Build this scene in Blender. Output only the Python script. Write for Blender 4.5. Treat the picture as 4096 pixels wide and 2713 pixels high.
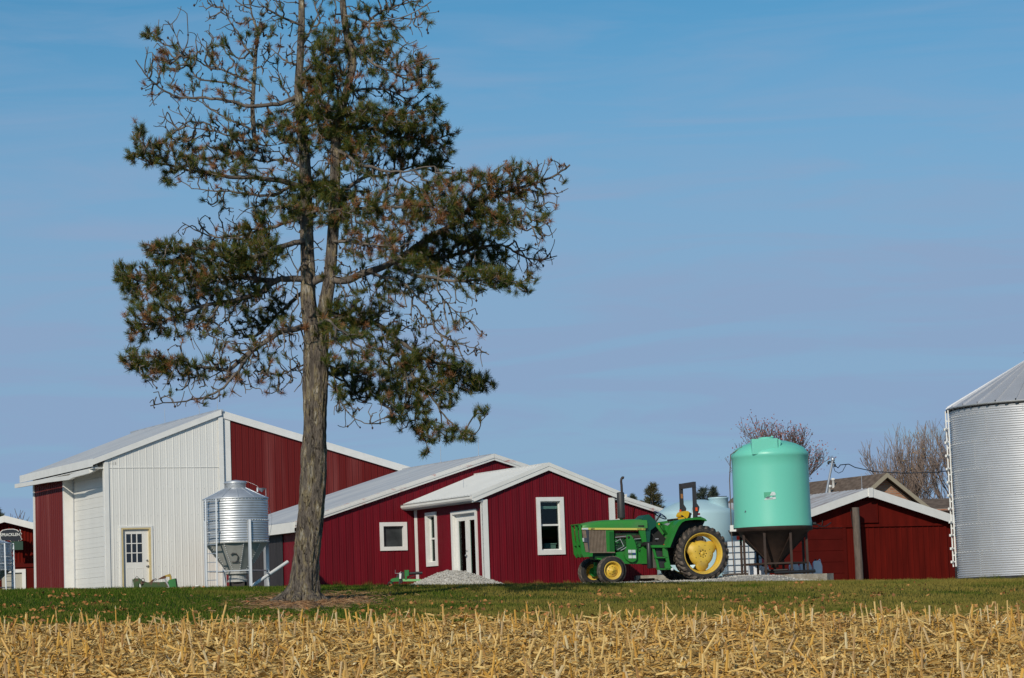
import bpy, math, random
import numpy as np
from mathutils import Vector, Matrix
for o in list(bpy.data.objects): bpy.data.objects.remove(o)
random.seed(7)
C = bpy.context.scene.collection
PI = math.pi; R = math.radians
# ---------------------------------------------------------------- camera
FPX = 10500.0
ROLL = .035; PITCH = math.atan(1121 / FPX); PSI = math.atan(5160 / FPX)
vF = np.array([0, math.cos(PITCH), math.sin(PITCH)])
_R = np.array([1., 0, 0]); _U = np.array([0, -math.sin(PITCH), math.cos(PITCH)])
vR = _R * math.cos(ROLL) - _U * math.sin(ROLL); vU = _U * math.cos(ROLL) + _R * math.sin(ROLL)
cam = bpy.data.objects.new('camera', bpy.data.cameras.new('camera')); C.objects.link(cam)
cam.data.lens = 36 * FPX / 4096; cam.data.sensor_width = 36; cam.data.clip_start = .5; cam.data.clip_end = 3000
m = Matrix.Identity(4)
for i in range(3):
    m[i][0] = vR[i]; m[i][1] = vU[i]; m[i][2] = -vF[i]
cam.matrix_world = m
bpy.context.scene.camera = cam
# ---------------------------------------------------------------- sky, sun, exposure
SUN_AZ = R(20); SUN_EL = R(28)      # sun behind the camera, to its left
w = bpy.data.worlds.new('World'); bpy.context.scene.world = w; w.use_nodes = True
nt = w.node_tree; N = nt.nodes; L = nt.links; N.clear()
sky = N.new('ShaderNodeTexSky'); sky.sky_type = 'NISHITA'; sky.sun_disc = False
sky.sun_elevation = SUN_EL; sky.sun_rotation = PI + SUN_AZ
sky.altitude = 200; sky.air_density = 1.0; sky.dust_density = .4; sky.ozone_density = 3.0
bg = N.new('ShaderNodeBackground'); bg.inputs[1].default_value = .079
wo = N.new('ShaderNodeOutputWorld')
tc = N.new('ShaderNodeTexCoord'); mp = N.new('ShaderNodeMapping'); mp.inputs['Scale'].default_value = (5, 5, 42)
mp.inputs['Rotation'].default_value = (0, R(7), 0)
nz = N.new('ShaderNodeTexNoise'); nz.inputs['Scale'].default_value = 1.6; nz.inputs['Detail'].default_value = 7; nz.inputs['Roughness'].default_value = .55
nz.inputs['Distortion'].default_value = 1.2
rp = N.new('ShaderNodeValToRGB'); rp.color_ramp.elements[0].position = .40; rp.color_ramp.elements[1].position = .68
mx = N.new('ShaderNodeMix'); mx.data_type = 'RGBA'; mx.blend_type = 'MIX'
mx.inputs['B'].default_value = (3.5, 5.2, 7.8, 1)
mu = N.new('ShaderNodeMath'); mu.operation = 'MULTIPLY_ADD'; mu.inputs[1].default_value = .27; mu.use_clamp = True
sx_ = N.new('ShaderNodeSeparateXYZ'); el_ = N.new('ShaderNodeMapRange'); el_.interpolation_type = 'SMOOTHSTEP'
el_.inputs['From Min'].default_value = .27; el_.inputs['From Max'].default_value = .10; el_.inputs['To Min'].default_value = -.10; el_.inputs['To Max'].default_value = .86
L.new(tc.outputs['Generated'], sx_.inputs[0]); L.new(sx_.outputs['Z'], el_.inputs['Value']); L.new(el_.outputs[0], mu.inputs[2])
tn = N.new('ShaderNodeMix'); tn.data_type = 'RGBA'; tn.blend_type = 'MULTIPLY'; tn.inputs['Factor'].default_value = 1; tn.inputs['B'].default_value = (.50, 1.05, 1.18, 1)
L.new(tc.outputs['Generated'], mp.inputs[0]); L.new(mp.outputs[0], nz.inputs['Vector']); L.new(nz.outputs[0], rp.inputs[0])
L.new(rp.outputs[0], mu.inputs[0]); L.new(mu.outputs[0], mx.inputs['Factor'])
L.new(sky.outputs[0], tn.inputs['A']); L.new(tn.outputs['Result'], mx.inputs['A']); L.new(mx.outputs['Result'], bg.inputs[0]); L.new(bg.outputs[0], wo.inputs[0])
sun = bpy.data.objects.new('sun', bpy.data.lights.new('sun', 'SUN')); C.objects.link(sun)
sun.data.energy = 3.5; sun.data.angle = R(.5); sun.data.color = (1, .91, .76)
sd = Vector((-math.sin(SUN_AZ) * math.cos(SUN_EL), -math.cos(SUN_AZ) * math.cos(SUN_EL), math.sin(SUN_EL)))
sun.rotation_euler = sd.to_track_quat('Z', 'Y').to_euler(); sun.location = (-20, -20, 30)
vs = bpy.context.scene.view_settings; vs.view_transform = 'Standard'; vs.look = 'None'; vs.gamma = 1; vs.exposure = -.12
bpy.context.scene.render.resolution_x = 1024; bpy.context.scene.render.resolution_y = 678

# ---------------------------------------------------------------- helpers
def W(X, Y, D):                       # a place D metres out, seen at source pixel X, Y
    d = vF * FPX + vR * (X - 2048) + vU * (1356.5 - Y)
    return d * (D / d[1])
def pl(xs, ys, x):
    return float(np.interp(x, xs, ys))
def gz(x, y):                         # height of the terrain
    z = np.interp(y, [-30, 0, 22, 30, 34, 37, 41, 45, 49, 52, 54, 58, 65, 73, 80, 86, 300], [-2.2, -1.38, -.53, -.23, -.08, 0, .13, .30, .50, .635, .68, .71, .77, .87, .98, 1.02, 1.02])
    t = np.interp(y, [0, 22, 34, 45, 85, 97, 200], [.03, .035, .022, .0245, .0245, .009, 0])
    return z - t * np.clip(x, -40, 40)

class MB:
    def __init__(s, xf=None): s.v = []; s.f = []; s.m = []; s.sm = []; s.xf = xf; s.mi = 0; s.s = False
    def add(s, vs, fs, smooth=None):
        b = len(s.v)
        s.v += [tuple(s.xf(p)) if s.xf else tuple(p) for p in vs]
        for f in fs: s.f.append([b + i for i in f]); s.m.append(s.mi); s.sm.append(s.s if smooth is None else smooth)
    def box(s, a, b):
        x0, y0, z0 = a; x1, y1, z1 = b
        s.add([(x0, y0, z0), (x1, y0, z0), (x1, y1, z0), (x0, y1, z0), (x0, y0, z1), (x1, y0, z1), (x1, y1, z1), (x0, y1, z1)],
              [(0, 3, 2, 1), (4, 5, 6, 7), (0, 1, 5, 4), (1, 2, 6, 5), (2, 3, 7, 6), (3, 0, 4, 7)], False)
    def beam(s, p, q, wd, ht, up=(0, 0, 1)):      # bar from p to q
        p = Vector(p); q = Vector(q); d = (q - p).normalized(); up = Vector(up)
        up = Vector((0, 1, 0)) if abs(d.dot(up.normalized())) > .995 else up; a = d.cross(up).normalized() * wd / 2; b = a.cross(d).normalized() * ht / 2
        vs = [p - a - b, p + a - b, p + a + b, p - a + b, q - a - b, q + a - b, q + a + b, q - a + b]
        s.add(vs, [(0, 3, 2, 1), (4, 5, 6, 7), (0, 1, 5, 4), (1, 2, 6, 5), (2, 3, 7, 6), (3, 0, 4, 7)], False)
    def tube(s, pts, r, n=10, cap=True, smooth=True):
        pts = [Vector(p) for p in pts]; rs = r if isinstance(r, (list, tuple)) else [r] * len(pts)
        vs = []; fs = []; a = None
        for i, p in enumerate(pts):
            d = (pts[min(i + 1, len(pts) - 1)] - pts[max(i - 1, 0)]).normalized()
            if a is None: a = d.orthogonal().normalized()
            a = (a - d * a.dot(d)).normalized(); b = d.cross(a)
            for k in range(n):
                t = 2 * PI * k / n; vs.append(p + (a * math.cos(t) + b * math.sin(t)) * rs[i])
        for i in range(len(pts) - 1):
            for k in range(n):
                j = (k + 1) % n; fs.append((i * n + k, i * n + j, (i + 1) * n + j, (i + 1) * n + k))
        s.add(vs, fs, smooth)
        if cap:
            s.add([vs[k] for k in range(n)], [tuple(range(n))[::-1]], False)
            s.add([vs[-n + k] for k in range(n)], [tuple(range(n))], False)
    def lathe(s, prof, n=24, o=(0, 0, 0), ax='z', smooth=True, a0=0, a1=2 * PI):   # prof: (radius, height)
        vs = []; fs = []; full = abs(a1 - a0 - 2 * PI) < 1e-6; m = n if full else n + 1
        for (r, h) in prof:
            for k in range(m):
                t = a0 + (a1 - a0) * k / n; c, q = r * math.cos(t), r * math.sin(t)
                p = (c, q, h) if ax == 'z' else ((c, h, q) if ax == 'y' else (h, c, q))
                vs.append((o[0] + p[0], o[1] + p[1], o[2] + p[2]))
        for i in range(len(prof) - 1):
            for k in range(n):
                j = (k + 1) % m; fs.append((i * m + k, i * m + j, (i + 1) * m + j, (i + 1) * m + k))
        s.add(vs, fs, smooth)
    def prism(s, poly, y0, y1, ax='y', smooth=False):     # poly in the plane across ax
        n = len(poly)
        def P(a, b, h): return (a, h, b) if ax == 'y' else ((a, b, h) if ax == 'z' else (h, a, b))
        vs = [P(a, b, y0) for a, b in poly] + [P(a, b, y1) for a, b in poly]
        s.add(vs, [tuple(range(n)), tuple(range(2 * n - 1, n - 1, -1))], False)
        s.add(vs, [(i, (i + 1) % n, n + (i + 1) % n, n + i) for i in range(n)], smooth)
    def ball(s, o, r, n=12, sz=1):
        pr = [(r * math.sin(PI * k / (n // 2)) + 1e-4, -r * sz * math.cos(PI * k / (n // 2))) for k in range(n // 2 + 1)]
        s.lathe(pr, n, o)
    def build(s, name, mats, parent=None, **kw):
        me = bpy.data.meshes.new(name); me.from_pydata(s.v, [], s.f)
        for mt in (mats if isinstance(mats, (list, tuple)) else [mats]): me.materials.append(mt)
        me.polygons.foreach_set('material_index', s.m); me.polygons.foreach_set('use_smooth', s.sm); me.update()
        o = bpy.data.objects.new(name, me); C.objects.link(o)
        if parent: o.parent = parent
        if kw: tag(o, **kw)
        return o
def npmesh(name, v, f, mats, parent=None, mi=None, smooth=False, **kw):   # v (n,3), f (m,k) numpy
    me = bpy.data.meshes.new(name); k = f.shape[1]
    me.vertices.add(len(v)); me.vertices.foreach_set('co', v.astype(np.float32).ravel())
    me.loops.add(f.size); me.loops.foreach_set('vertex_index', f.astype(np.int32).ravel())
    me.polygons.add(len(f)); me.polygons.foreach_set('loop_start', np.arange(0, f.size, k, dtype=np.int32))
    me.polygons.foreach_set('loop_total', np.full(len(f), k, dtype=np.int32))
    for mt in (mats if isinstance(mats, (list, tuple)) else [mats]): me.materials.append(mt)
    if mi is not None: me.polygons.foreach_set('material_index', mi.astype(np.int32))
    me.polygons.foreach_set('use_smooth', np.full(len(f), smooth))
    me.update(calc_edges=True); me.validate()
    o = bpy.data.objects.new(name, me); C.objects.link(o)
    if parent: o.parent = parent
    if kw: tag(o, **kw)
    return o
def tag(o, label=None, cat=None, group=None, kind=None):
    if label: o['label'] = label
    if cat: o['category'] = cat
    if group: o['group'] = group
    if kind: o['kind'] = kind
    return o
def thing(name, label, cat, loc=(0, 0, 0), rz=0, group=None):
    o = bpy.data.objects.new(name, None); C.objects.link(o); o.location = loc; o.rotation_euler = (0, 0, rz)
    o.empty_display_size = .2
    return tag(o, label, cat, group)
def copy_tree(o, parent=None):
    c = o.copy(); C.objects.link(c); c.parent = parent
    for ch in list(o.children): copy_tree(ch, c)
    return c
def text_mesh(name, body, size, mat_, parent, loc, rot, ext=.003, sx=1):
    cu = bpy.data.curves.new(name, 'FONT'); cu.body = body; cu.size = size; cu.extrude = ext; cu.align_x = 'CENTER'; cu.align_y = 'CENTER'
    cu.offset = size * .018
    t = bpy.data.objects.new(name, cu); C.objects.link(t)
    bpy.context.view_layer.update()
    me = bpy.data.meshes.new_from_object(t); bpy.data.objects.remove(t)
    me.materials.clear(); me.materials.append(mat_)
    o = bpy.data.objects.new(name, me); C.objects.link(o); o.parent = parent; o.location = loc; o.rotation_euler = rot; o.scale = (sx, 1, 1)
    return o

# ---------------------------------------------------------------- materials
def mat(name, col, rough=.6, metal=0, var=.0, vs=3., bump=0, bs=40., col2=None, stretch=(1, 1, 1), spec=.5, thr=(.4, .65), island=False, coat=0, detail=5):
    m = bpy.data.materials.new(name); m.use_nodes = True; n = m.node_tree.nodes; l = m.node_tree.links
    b = n['Principled BSDF']; b.inputs['Roughness'].default_value = rough; b.inputs['Metallic'].default_value = metal
    b.inputs['Specular IOR Level'].default_value = spec; b.inputs['Base Color'].default_value = (*col, 1)
    if coat: b.inputs['Coat Weight'].default_value = coat
    t = n.new('ShaderNodeTexCoord'); mp = n.new('ShaderNodeMapping'); mp.inputs['Scale'].default_value = stretch
    l.new(t.outputs['Object'], mp.inputs[0])
    if col2 is not None:
        if island:
            g = n.new('ShaderNodeNewGeometry'); src = g.outputs['Random Per Island']
        else:
            z = n.new('ShaderNodeTexNoise'); z.inputs['Scale'].default_value = vs; z.inputs['Detail'].default_value = detail; l.new(mp.outputs[0], z.inputs['Vector']); src = z.outputs[0]
        cr = n.new('ShaderNodeValToRGB'); cols = [col] + (list(col2) if isinstance(col2[0], (tuple, list)) else [col2])
        e = cr.color_ramp.elements; k = len(cols)
        e[0].position = thr[0]; e[0].color = (*cols[0], 1); e[1].position = thr[1]; e[1].color = (*cols[-1], 1)
        for i in range(1, k - 1):
            q = e.new(thr[0] + (thr[1] - thr[0]) * i / (k - 1)); q.color = (*cols[i], 1)
        l.new(src, cr.inputs[0]); out = cr.outputs[0]
        if var:
            z2 = n.new('ShaderNodeTexNoise'); z2.inputs['Scale'].default_value = vs * 7; l.new(mp.outputs[0], z2.inputs['Vector'])
            mr = n.new('ShaderNodeMapRange'); mr.inputs['To Min'].default_value = 1 - var; mr.inputs['To Max'].default_value = 1 + var; l.new(z2.outputs[0], mr.inputs[0])
            hx = n.new('ShaderNodeMix'); hx.data_type = 'RGBA'; hx.blend_type = 'MULTIPLY'; hx.inputs['Factor'].default_value = 1
            l.new(out, hx.inputs['A']); l.new(mr.outputs[0], hx.inputs['B']); out = hx.outputs['Result']
        l.new(out, b.inputs['Base Color'])
    elif var:
        z = n.new('ShaderNodeTexNoise'); z.inputs['Scale'].default_value = vs; z.inputs['Detail'].default_value = 6; l.new(mp.outputs[0], z.inputs['Vector'])
        mr = n.new('ShaderNodeMapRange'); mr.inputs['From Min'].default_value = .3; mr.inputs['From Max'].default_value = .7
        mr.inputs['To Min'].default_value = 1 - var; mr.inputs['To Max'].default_value = 1 + var; l.new(z.outputs[0], mr.inputs[0])
        hx = n.new('ShaderNodeMix'); hx.data_type = 'RGBA'; hx.blend_type = 'MULTIPLY'; hx.inputs['Factor'].default_value = 1
        hx.inputs['A'].default_value = (*col, 1); l.new(mr.outputs[0], hx.inputs['B']); l.new(hx.outputs['Result'], b.inputs['Base Color'])
    if bump:
        z = n.new('ShaderNodeTexNoise'); z.inputs['Scale'].default_value = bs; z.inputs['Detail'].default_value = 4; l.new(mp.outputs[0], z.inputs['Vector'])
        bp = n.new('ShaderNodeBump'); bp.inputs['Strength'].default_value = bump; bp.inputs['Distance'].default_value = .02; l.new(z.outputs[0], bp.inputs['Height']); l.new(bp.outputs[0], b.inputs['Normal'])
    return m
M = {}
M['crimson'] = mat('crimson_metal', (.135, .0035, .010), .5, 0, .2, 1.2, col2=None, spec=.25, stretch=(4, 4, .35))
M['faded_red'] = mat('faded_red_metal', (.125, .009, .008), .55, 0, .10, .6, col2=(.22, .055, .05), stretch=(2.5, 2.5, .2), thr=(.56, .82), spec=.25)
M['barn_red'] = mat('barn_red_paint', (.108, .0065, .0035), .9, 0, .25, 1.5, stretch=(3, 3, .4), spec=.12)
M['barn_red_dark'] = mat('barn_red_dark', (.085, .006, .004), .85, 0, .15, 2, spec=.12)
M['white_metal'] = mat('white_metal', (.73, .715, .675), .45, 0, .045, .8, stretch=(2, 2, .4))
M['white_trim'] = mat('white_trim', (.74, .73, .70), .5, 0, .05, 3)
M['worn_trim'] = mat('worn_trim', (.66, .65, .62), .6, 0, .05, 3, col2=(.45, .2, .18), thr=(.60, .74), stretch=(1, 1, 2.5))
M['roof'] = mat('roof_metal', (.44, .46, .49), .42, .15, .06, .7, col2=(.34, .37, .42), thr=(.4, .7), stretch=(.25, 3, 1))
M['white_roof'] = mat('white_roof', (.62, .62, .60), .45, 0, .03, 1)
M['dark'] = mat('dark_void', (.01, .01, .01), .8)
M['soffit'] = mat('grey_soffit', (.30, .31, .33), .6)
M['galv'] = mat('galvanized', (.58, .60, .63), .45, .65, .10, 5, stretch=(1, 1, .5))
M['galv_bin'] = mat('galvanized_bin', (.58, .58, .60), .5, .5, .07, 1.5)
M['galv_dull'] = mat('galvanized_dull', (.42, .42, .40), .6, .15, .12, 4)
M['galv_post'] = mat('galvanized_post', (.55, .57, .60), .4, .7, .05, 4)
M['tin_mark'] = mat('dark_mark', (.06, .06, .06), .7)
M['glass_dark'] = mat('dark_glass', (.012, .014, .016), .08, 0, spec=.7)
M['yellow_trim'] = mat('yellowed_trim', (.58, .47, .25), .6, 0, .08, 4)
M['wood'] = mat('weathered_wood', (.13, .10, .08), .85, 0, .35, 6, bump=.5, bs=20, stretch=(4, 4, .5))
M['concrete'] = mat('concrete', (.24, .21, .165), .95, 0, .35, 4, bump=.8, bs=22, col2=(.36, .33, .28))
M['gravel'] = mat('gravel', (.50, .47, .42), .95, 0, .3, 14, bump=.9, bs=25)
M['bolt'] = mat('bolt', (.7, .7, .7), .4, .5)
M['black'] = mat('black_plastic', (.012, .012, .013), .5)
M['steel'] = mat('steel', (.35, .35, .36), .4, .8)
M['brown_steel'] = mat('brown_steel', (.035, .018, .012), .7, 0, .3, 5)
def glass(name, tint, k):
    m = bpy.data.materials.new(name); m.use_nodes = True; n = m.node_tree.nodes; l = m.node_tree.links; n.clear()
    o = n.new('ShaderNodeOutputMaterial'); a = n.new('ShaderNodeBsdfTransparent'); a.inputs[0].default_value = (*tint, 1)
    g = n.new('ShaderNodeBsdfGlossy'); g.inputs['Roughness'].default_value = .03; x = n.new('ShaderNodeMixShader'); x.inputs[0].default_value = k
    l.new(a.outputs[0], x.inputs[1]); l.new(g.outputs[0], x.inputs[2]); l.new(x.outputs[0], o.inputs[0]); return m
M['glass'] = glass('window_glass', (.6, .72, .70), .03)
M['pane_grey'] = mat('grey_pane', (.035, .04, .042), .25, 0, .5, 3)

# ---------------------------------------------------------------- ground
def sheet(name, x0, x1, y0, y1, dx, dy, m_, dz=0, rough=.0, **kw):
    xs = np.arange(x0, x1 + dx * .5, dx); ys = np.arange(y0, y1 + dy * .5, dy)
    X, Y = np.meshgrid(xs, ys); rng = np.random.default_rng(5)
    Z = gz(X, Y) + dz + rng.normal(0, 1, X.shape) * rough * np.minimum(1, np.minimum(np.abs(Y - y0), np.abs(Y - y1)) / dy)
    v = np.stack([X, Y, Z], -1).reshape(-1, 3); nx = len(xs); ny = len(ys)
    i, j = np.meshgrid(np.arange(nx - 1), np.arange(ny - 1)); a = (j * nx + i).ravel()
    return npmesh(name, v, np.stack([a, a + 1, a + nx + 1, a + nx], 1), m_, smooth=True, **kw)
m_field = mat('field_soil', (.13, .085, .04), .95, 0, .35, 2.5, col2=(.30, .20, .09), bump=.8, bs=12, thr=(.35, .65))
m_lawn = mat('lawn', (.022, .045, .006), 1.0, 0, .3, .35, spec=.03, col2=[(.035, .06, .010), (.10, .09, .03)], thr=(.38, .75), bump=.6, bs=14, stretch=(1, 1, 1))
m_yard = mat('yard', (.13, .12, .07), .95, 0, .3, .8, col2=(.25, .22, .17), bump=.5, bs=12)
sheet('field', -60, 60, -20, 34, 1, 1, m_field, kind='structure')
sheet('lawn', -60, 60, 34, 76, 1, .5, m_lawn, kind='structure')
sheet('ground', -600, 600, 76, 600, 12, 13.1, m_yard, kind='structure')
TREE = (-3.70, 45.0)
# bare soil round the pine
mb = MB(); pts = []
n = 90; rr = [0, .5, .85, 1.0]
for r_ in rr:
    for k in range(n):
        a = 2 * PI * k / n; q = 1 + (.16 * math.sin(3 * a + 1) + .12 * math.sin(7 * a) + .12 * math.sin(13 * a + 2) + .08 * math.sin(19 * a)) * (r_ > .7)
        x = TREE[0] + .08 + .9 * r_ * q * math.cos(a); y = TREE[1] + .3 + 2.6 * r_ * q * math.sin(a)
        pts.append((x, y, float(gz(x, y)) + .035 * (1 - r_ ** 4) + (.004 if r_ < 1 else -.01)))
mb.add(pts, [(i * n + k, i * n + (k + 1) % n, (i + 1) * n + (k + 1) % n, (i + 1) * n + k) for i in range(3) for k in range(n)], True)
mb.build('soil', mat('bare_soil', (.30, .17, .09), .95, 0, .3, 5, bump=.8, bs=25, col2=(.48, .31, .18), thr=(.35, .65)), kind='structure')
# ---------------------------------------------------------------- building helpers (local frame: x along the gable, y back along the side, z up)
def gable_xf(x0=0, y0=0): return lambda p: (x0 + p[0], y0 - p[1], p[2])          # (along, outward, z)
def side_xf(x0=0, y0=0): return lambda p: (x0 - p[1], y0 + p[0], p[2])
RIB = [(0, 0), (.010, .019), (.032, .019), (.044, 0), (.088, 0), (.093, .005), (.108, .005), (.113, 0), (.152, 0), (.157, .005), (.172, .005), (.177, 0)]
RIBW = [(a, d * .5) for a, d in RIB]
CORR = [(0, 0), (.017, .006), (.033, .009), (.05, .006), (.067, 0)]
def ribbed(mb, s0, s1, zb, zt, prof=RIB, pitch=.2286, openings=(), off=0):
    st = set([s0, s1])
    k = math.floor((s0 - off) / pitch) - 1
    pts = []
    while k * pitch + off < s1 + pitch:
        for a, d in prof: pts.append((k * pitch + off + a, d))
        k += 1
    xs = [p[0] for p in pts]; ds = [p[1] for p in pts]
    for x in xs:
        if s0 < x < s1: st.add(x)
    for o in openings: st.add(o[0]); st.add(o[1])
    if callable(zt):
        for kx in getattr(zt, 'kinks', []):
            if s0 < kx < s1: st.add(kx)
    st = sorted(x for x in st if s0 - 1e-9 <= x <= s1 + 1e-9)
    zt_ = zt if callable(zt) else (lambda x: zt)
    for a, b in zip(st, st[1:]):
        if b - a < 1e-6: continue
        da = float(np.interp(a, xs, ds)); db = float(np.interp(b, xs, ds)); mid = (a + b) / 2
        segs = [(zb, None)]
        cuts = sorted([(o[2], o[3]) for o in openings if o[0] <= mid <= o[1]])
        lo = zb
        for (c0, c1) in cuts:
            if c0 > lo: mb.add([(a, da, lo), (b, db, lo), (b, db, c0), (a, da, c0)], [(0, 1, 2, 3)], False)
            lo = c1
        mb.add([(a, da, lo), (b, db, lo), (b, db, zt_(b)), (a, da, zt_(a))], [(0, 1, 2, 3)], False)
def roofline(pts):
    f = lambda x: float(np.interp(x, [p[0] for p in pts], [p[1] for p in pts])); f.kinks = [p[0] for p in pts]; return f
def roof_slope(mb, xa, za, xb, zb_, y0, y1, prof=RIB, pitch=.2286):
    # sheet from eave (xa, za) to ridge (xb, zb_), ribs running up the slope
    d = math.hypot(xb - xa, zb_ - za); nx, nz = -(zb_ - za) / d, (xb - xa) / d
    if nz < 0: nx, nz = -nx, -nz
    tmp = []; k = 0
    while y0 + k * pitch < y1:
        for a, h in prof: tmp.append((y0 + k * pitch + a, h))
        k += 1
    tmp = [t for t in tmp if t[0] <= y1] + [(y1, 0)]
    vs = []
    for y, h in tmp: vs += [(xa + nx * h, y, za + nz * h), (xb + nx * h, y, zb_ + nz * h)]
    mb.add(vs, [(2 * i, 2 * i + 1, 2 * i + 3, 2 * i + 2) for i in range(len(tmp) - 1)], False)
    t = .03
    mb.add([(xa, y0, za - t), (xb, y0, zb_ - t), (xb, y1, zb_ - t), (xa, y1, za - t), (xa, y0, za), (xb, y0, zb_), (xb, y1, zb_), (xa, y1, za)],
           [(0, 1, 2, 3), (0, 4, 5, 1), (3, 2, 6, 7), (0, 3, 7, 4)], False)
def rake(mb, xa, za, xb, zb_, y, h, t=.03):     # trim board under the roof edge on the gable, top on the roof line
    mb.add([(xa, y, za - h), (xb, y, zb_ - h), (xb, y, zb_ + .012), (xa, y, za + .012), (xa, y + t, za - h), (xb, y + t, zb_ - h), (xb, y + t, zb_ + .012), (xa, y + t, za + .012)],
           [(0, 1, 2, 3), (4, 7, 6, 5), (0, 4, 5, 1), (3, 2, 6, 7), (0, 3, 7, 4), (1, 5, 6, 2)], False)
def fbox(mb, s0, s1, d0, d1, z0, z1): mb.box((s0, d0, z0), (s1, d1, z1))
def window(parent, xf, s0, s1, z0, z1, fw=.09, proud=.035, rec=.05, glassm='glass_dark', rail=None, sill=0.0, name='window', inner=.03, fm='white_trim', lit=False):
    f = MB(xf)
    fbox(f, s0, s1, -.002, proud, z1 - fw, z1); fbox(f, s0, s1, -.002, proud, z0, z0 + fw + sill)
    fbox(f, s0, s0 + fw, -.002, proud, z0 + fw + sill, z1 - fw); fbox(f, s1 - fw, s1, -.002, proud, z0 + fw + sill, z1 - fw)
    a0, a1, b0, b1 = s0 + fw, s1 - fw, z0 + fw + sill, z1 - fw
    for q in ((a0 - .01, a0, b0, b1), (a1, a1 + .01, b0, b1), (a0, a1, b0 - .01, b0), (a0, a1, b1, b1 + .01)):
        fbox(f, q[0], q[1], -rec - .03, -.004, q[2], q[3])
    if inner:
        i = inner; fbox(f, a0, a0 + i, -rec - .028, -rec + .02, b0, b1); fbox(f, a1 - i, a1, -rec - .028, -rec + .02, b0, b1)
        fbox(f, a0 + i, a1 - i, -rec - .028, -rec + .02, b1 - i, b1); fbox(f, a0 + i, a1 - i, -rec - .028, -rec + .02, b0, b0 + i)
    if rail: fbox(f, a0 + inner, a1 - inner, -rec - .027, -rec + .025, rail - .025, rail + .025)
    w_ = f.build(name, M[fm], parent)
    g = MB(xf); fbox(g, a0, a1, -rec - .02, -rec - .01, b0, b1); g.build('pane', M[glassm], w_)
    return w_
def rod(parent, x, y, z, h=.55):
    r = MB(); r.tube([(x, y, z - .05), (x, y, z + h)], .008, 6); r.lathe([(.03, z - .02), (.03, z + .02), (.008, z + .04)], 8, (x, y, 0)); r.build('lightning_rod', M['galv_post'], parent)

# ---------------------------------------------------------------- white and red barn at the left
bA = thing('barn', 'tall metal barn with half white, half red gable, overhead door and plain entry door', 'barn', (-13.184, 84.0, 1.15), PSI)
Z0 = 1.15
zl, zr, zrd = 5.60 - Z0, 7.05 - Z0, 5.13 - Z0
rl = roofline([(0, zl), (3.93, zr), (10.8, zrd)])
mb = MB(gable_xf()); ribbed(mb, 0, 4.05, 0, rl, RIBW, openings=[(.50, 1.49, -.1, 3.35 - Z0)]); 
for z_ in (.95, 1.75, 2.6, 3.45): 
    k = 0
    while k * .2286 + .1 < 3.95:
        s = k * .2286 + .12
        if not (.45 < s < 1.55 and z_ < 2.3): mb.box((s, .004, z_ - .008), (s + .016, .016, z_ + .008))
        k += 1
fbox(mb, 0, 4.05, .0, .0215, 4.12, 4.135)
mb.build('gable_wall', M['white_metal'], bA, label='white ribbed metal half of the gable wall')
mb = MB(gable_xf(0, .10)); ribbed(mb, 4.1, 10.8, 0, rl, off=.1); 
mb.build('gable_wall', M['faded_red'], bA, label='faded red ribbed metal half of the gable wall')
mb = MB(side_xf()); ribbed(mb, 4.63, 8.25, 0, zl); ribbed(mb, 0, 4.63, 3.0 + 1.3, zl)
mb.build('side_wall', M['faded_red'], bA)
mb = MB(); mb.box((10.72, .1, 0), (10.8, 8.4, zrd - .05)); mb.box((.05, 8.25, 0), (10.72, 8.32, zl - .3)); mb.build('back_wall', M['faded_red'], bA)
mb = MB(); roof_slope(mb, -.42, zl - .06, 3.93, zr + .09, -.07, 8.5); roof_slope(mb, 10.9, zrd + .04, 3.93, zr + .09, .03, 9.3)
mb.box((3.83, -.08, zr + .05), (4.03, 9.2, zr + .115)); mb.build('roof', M['roof'], bA)
mb = MB(); rake(mb, -.42, zl - .06, 3.96, zr + .095, -.10, .17); rake(mb, 4.02, zr + .075, 10.9, zrd + .04, .0, .23, .025)
mb.box((-.45, -.10, zl - .28), (-.42, 8.45, zl - .03)); mb.build('rake_trim', M['white_trim'], bA)
mb = MB(gable_xf()); fbox(mb, -.03, .12, .0, .04, 0, zl - .14); mb.xf = side_xf(); fbox(mb, -.02, .12, .003, .04, 0, zl - .15); mb.build('corner_trim', M['white_trim'], bA)
mb = MB(gable_xf()); fbox(mb, 3.86, 4.02, .019, .045, 0, zr - .14); mb.build('corner_trim', M['white_trim'], bA)
mb = MB(side_xf()); fbox(mb, 8.12, 8.27, .0, .04, 0, zl - .2); mb.build('corner_trim', M['white_trim'], bA)
mb = MB(gable_xf(0, .1)); fbox(mb, 4.08, 4.30, .0, .05, 0, zr - .10); mb.build('corner_trim', M['white_trim'], bA)
mb = MB(); mb.box((-.40, 0, zl - .34), (0, 8.3, zl - .31)); mb.build('soffit', M['white_trim'], bA)
# garage door, set back in its opening
mb = MB(side_xf()); zt_ = 4.22
for k in range(13):
    z0 = .04 + k * .325; z1 = min(z0 + .322, zt_)
    fbox(mb, .13, 4.55, -.36, -.325, z0, z1 - .018); fbox(mb, .13, 4.55, -.36, -.335, z1 - .018, z1); fbox(mb, .13, 4.55, -.36, -.3205, z0 + .145, z0 + .155)
gd = mb.build('garage_door', M['white_metal'], bA)
mb = MB(side_xf()); fbox(mb, 4.55, 4.66, -.36, .03, 0, zt_ + .05); fbox(mb, .0, 4.55, -.40, .02, zt_, zt_ + .1); fbox(mb, .06, .13, -.36, 0, 0, zt_); mb.build('door_jamb', M['white_trim'], bA)
for a_ in (4.50, .14): mb = MB(side_xf()); fbox(mb, a_, a_ + .042, -.324, -.29, .3, zt_); mb.build('door_track', M['galv_post'], bA)
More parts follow.
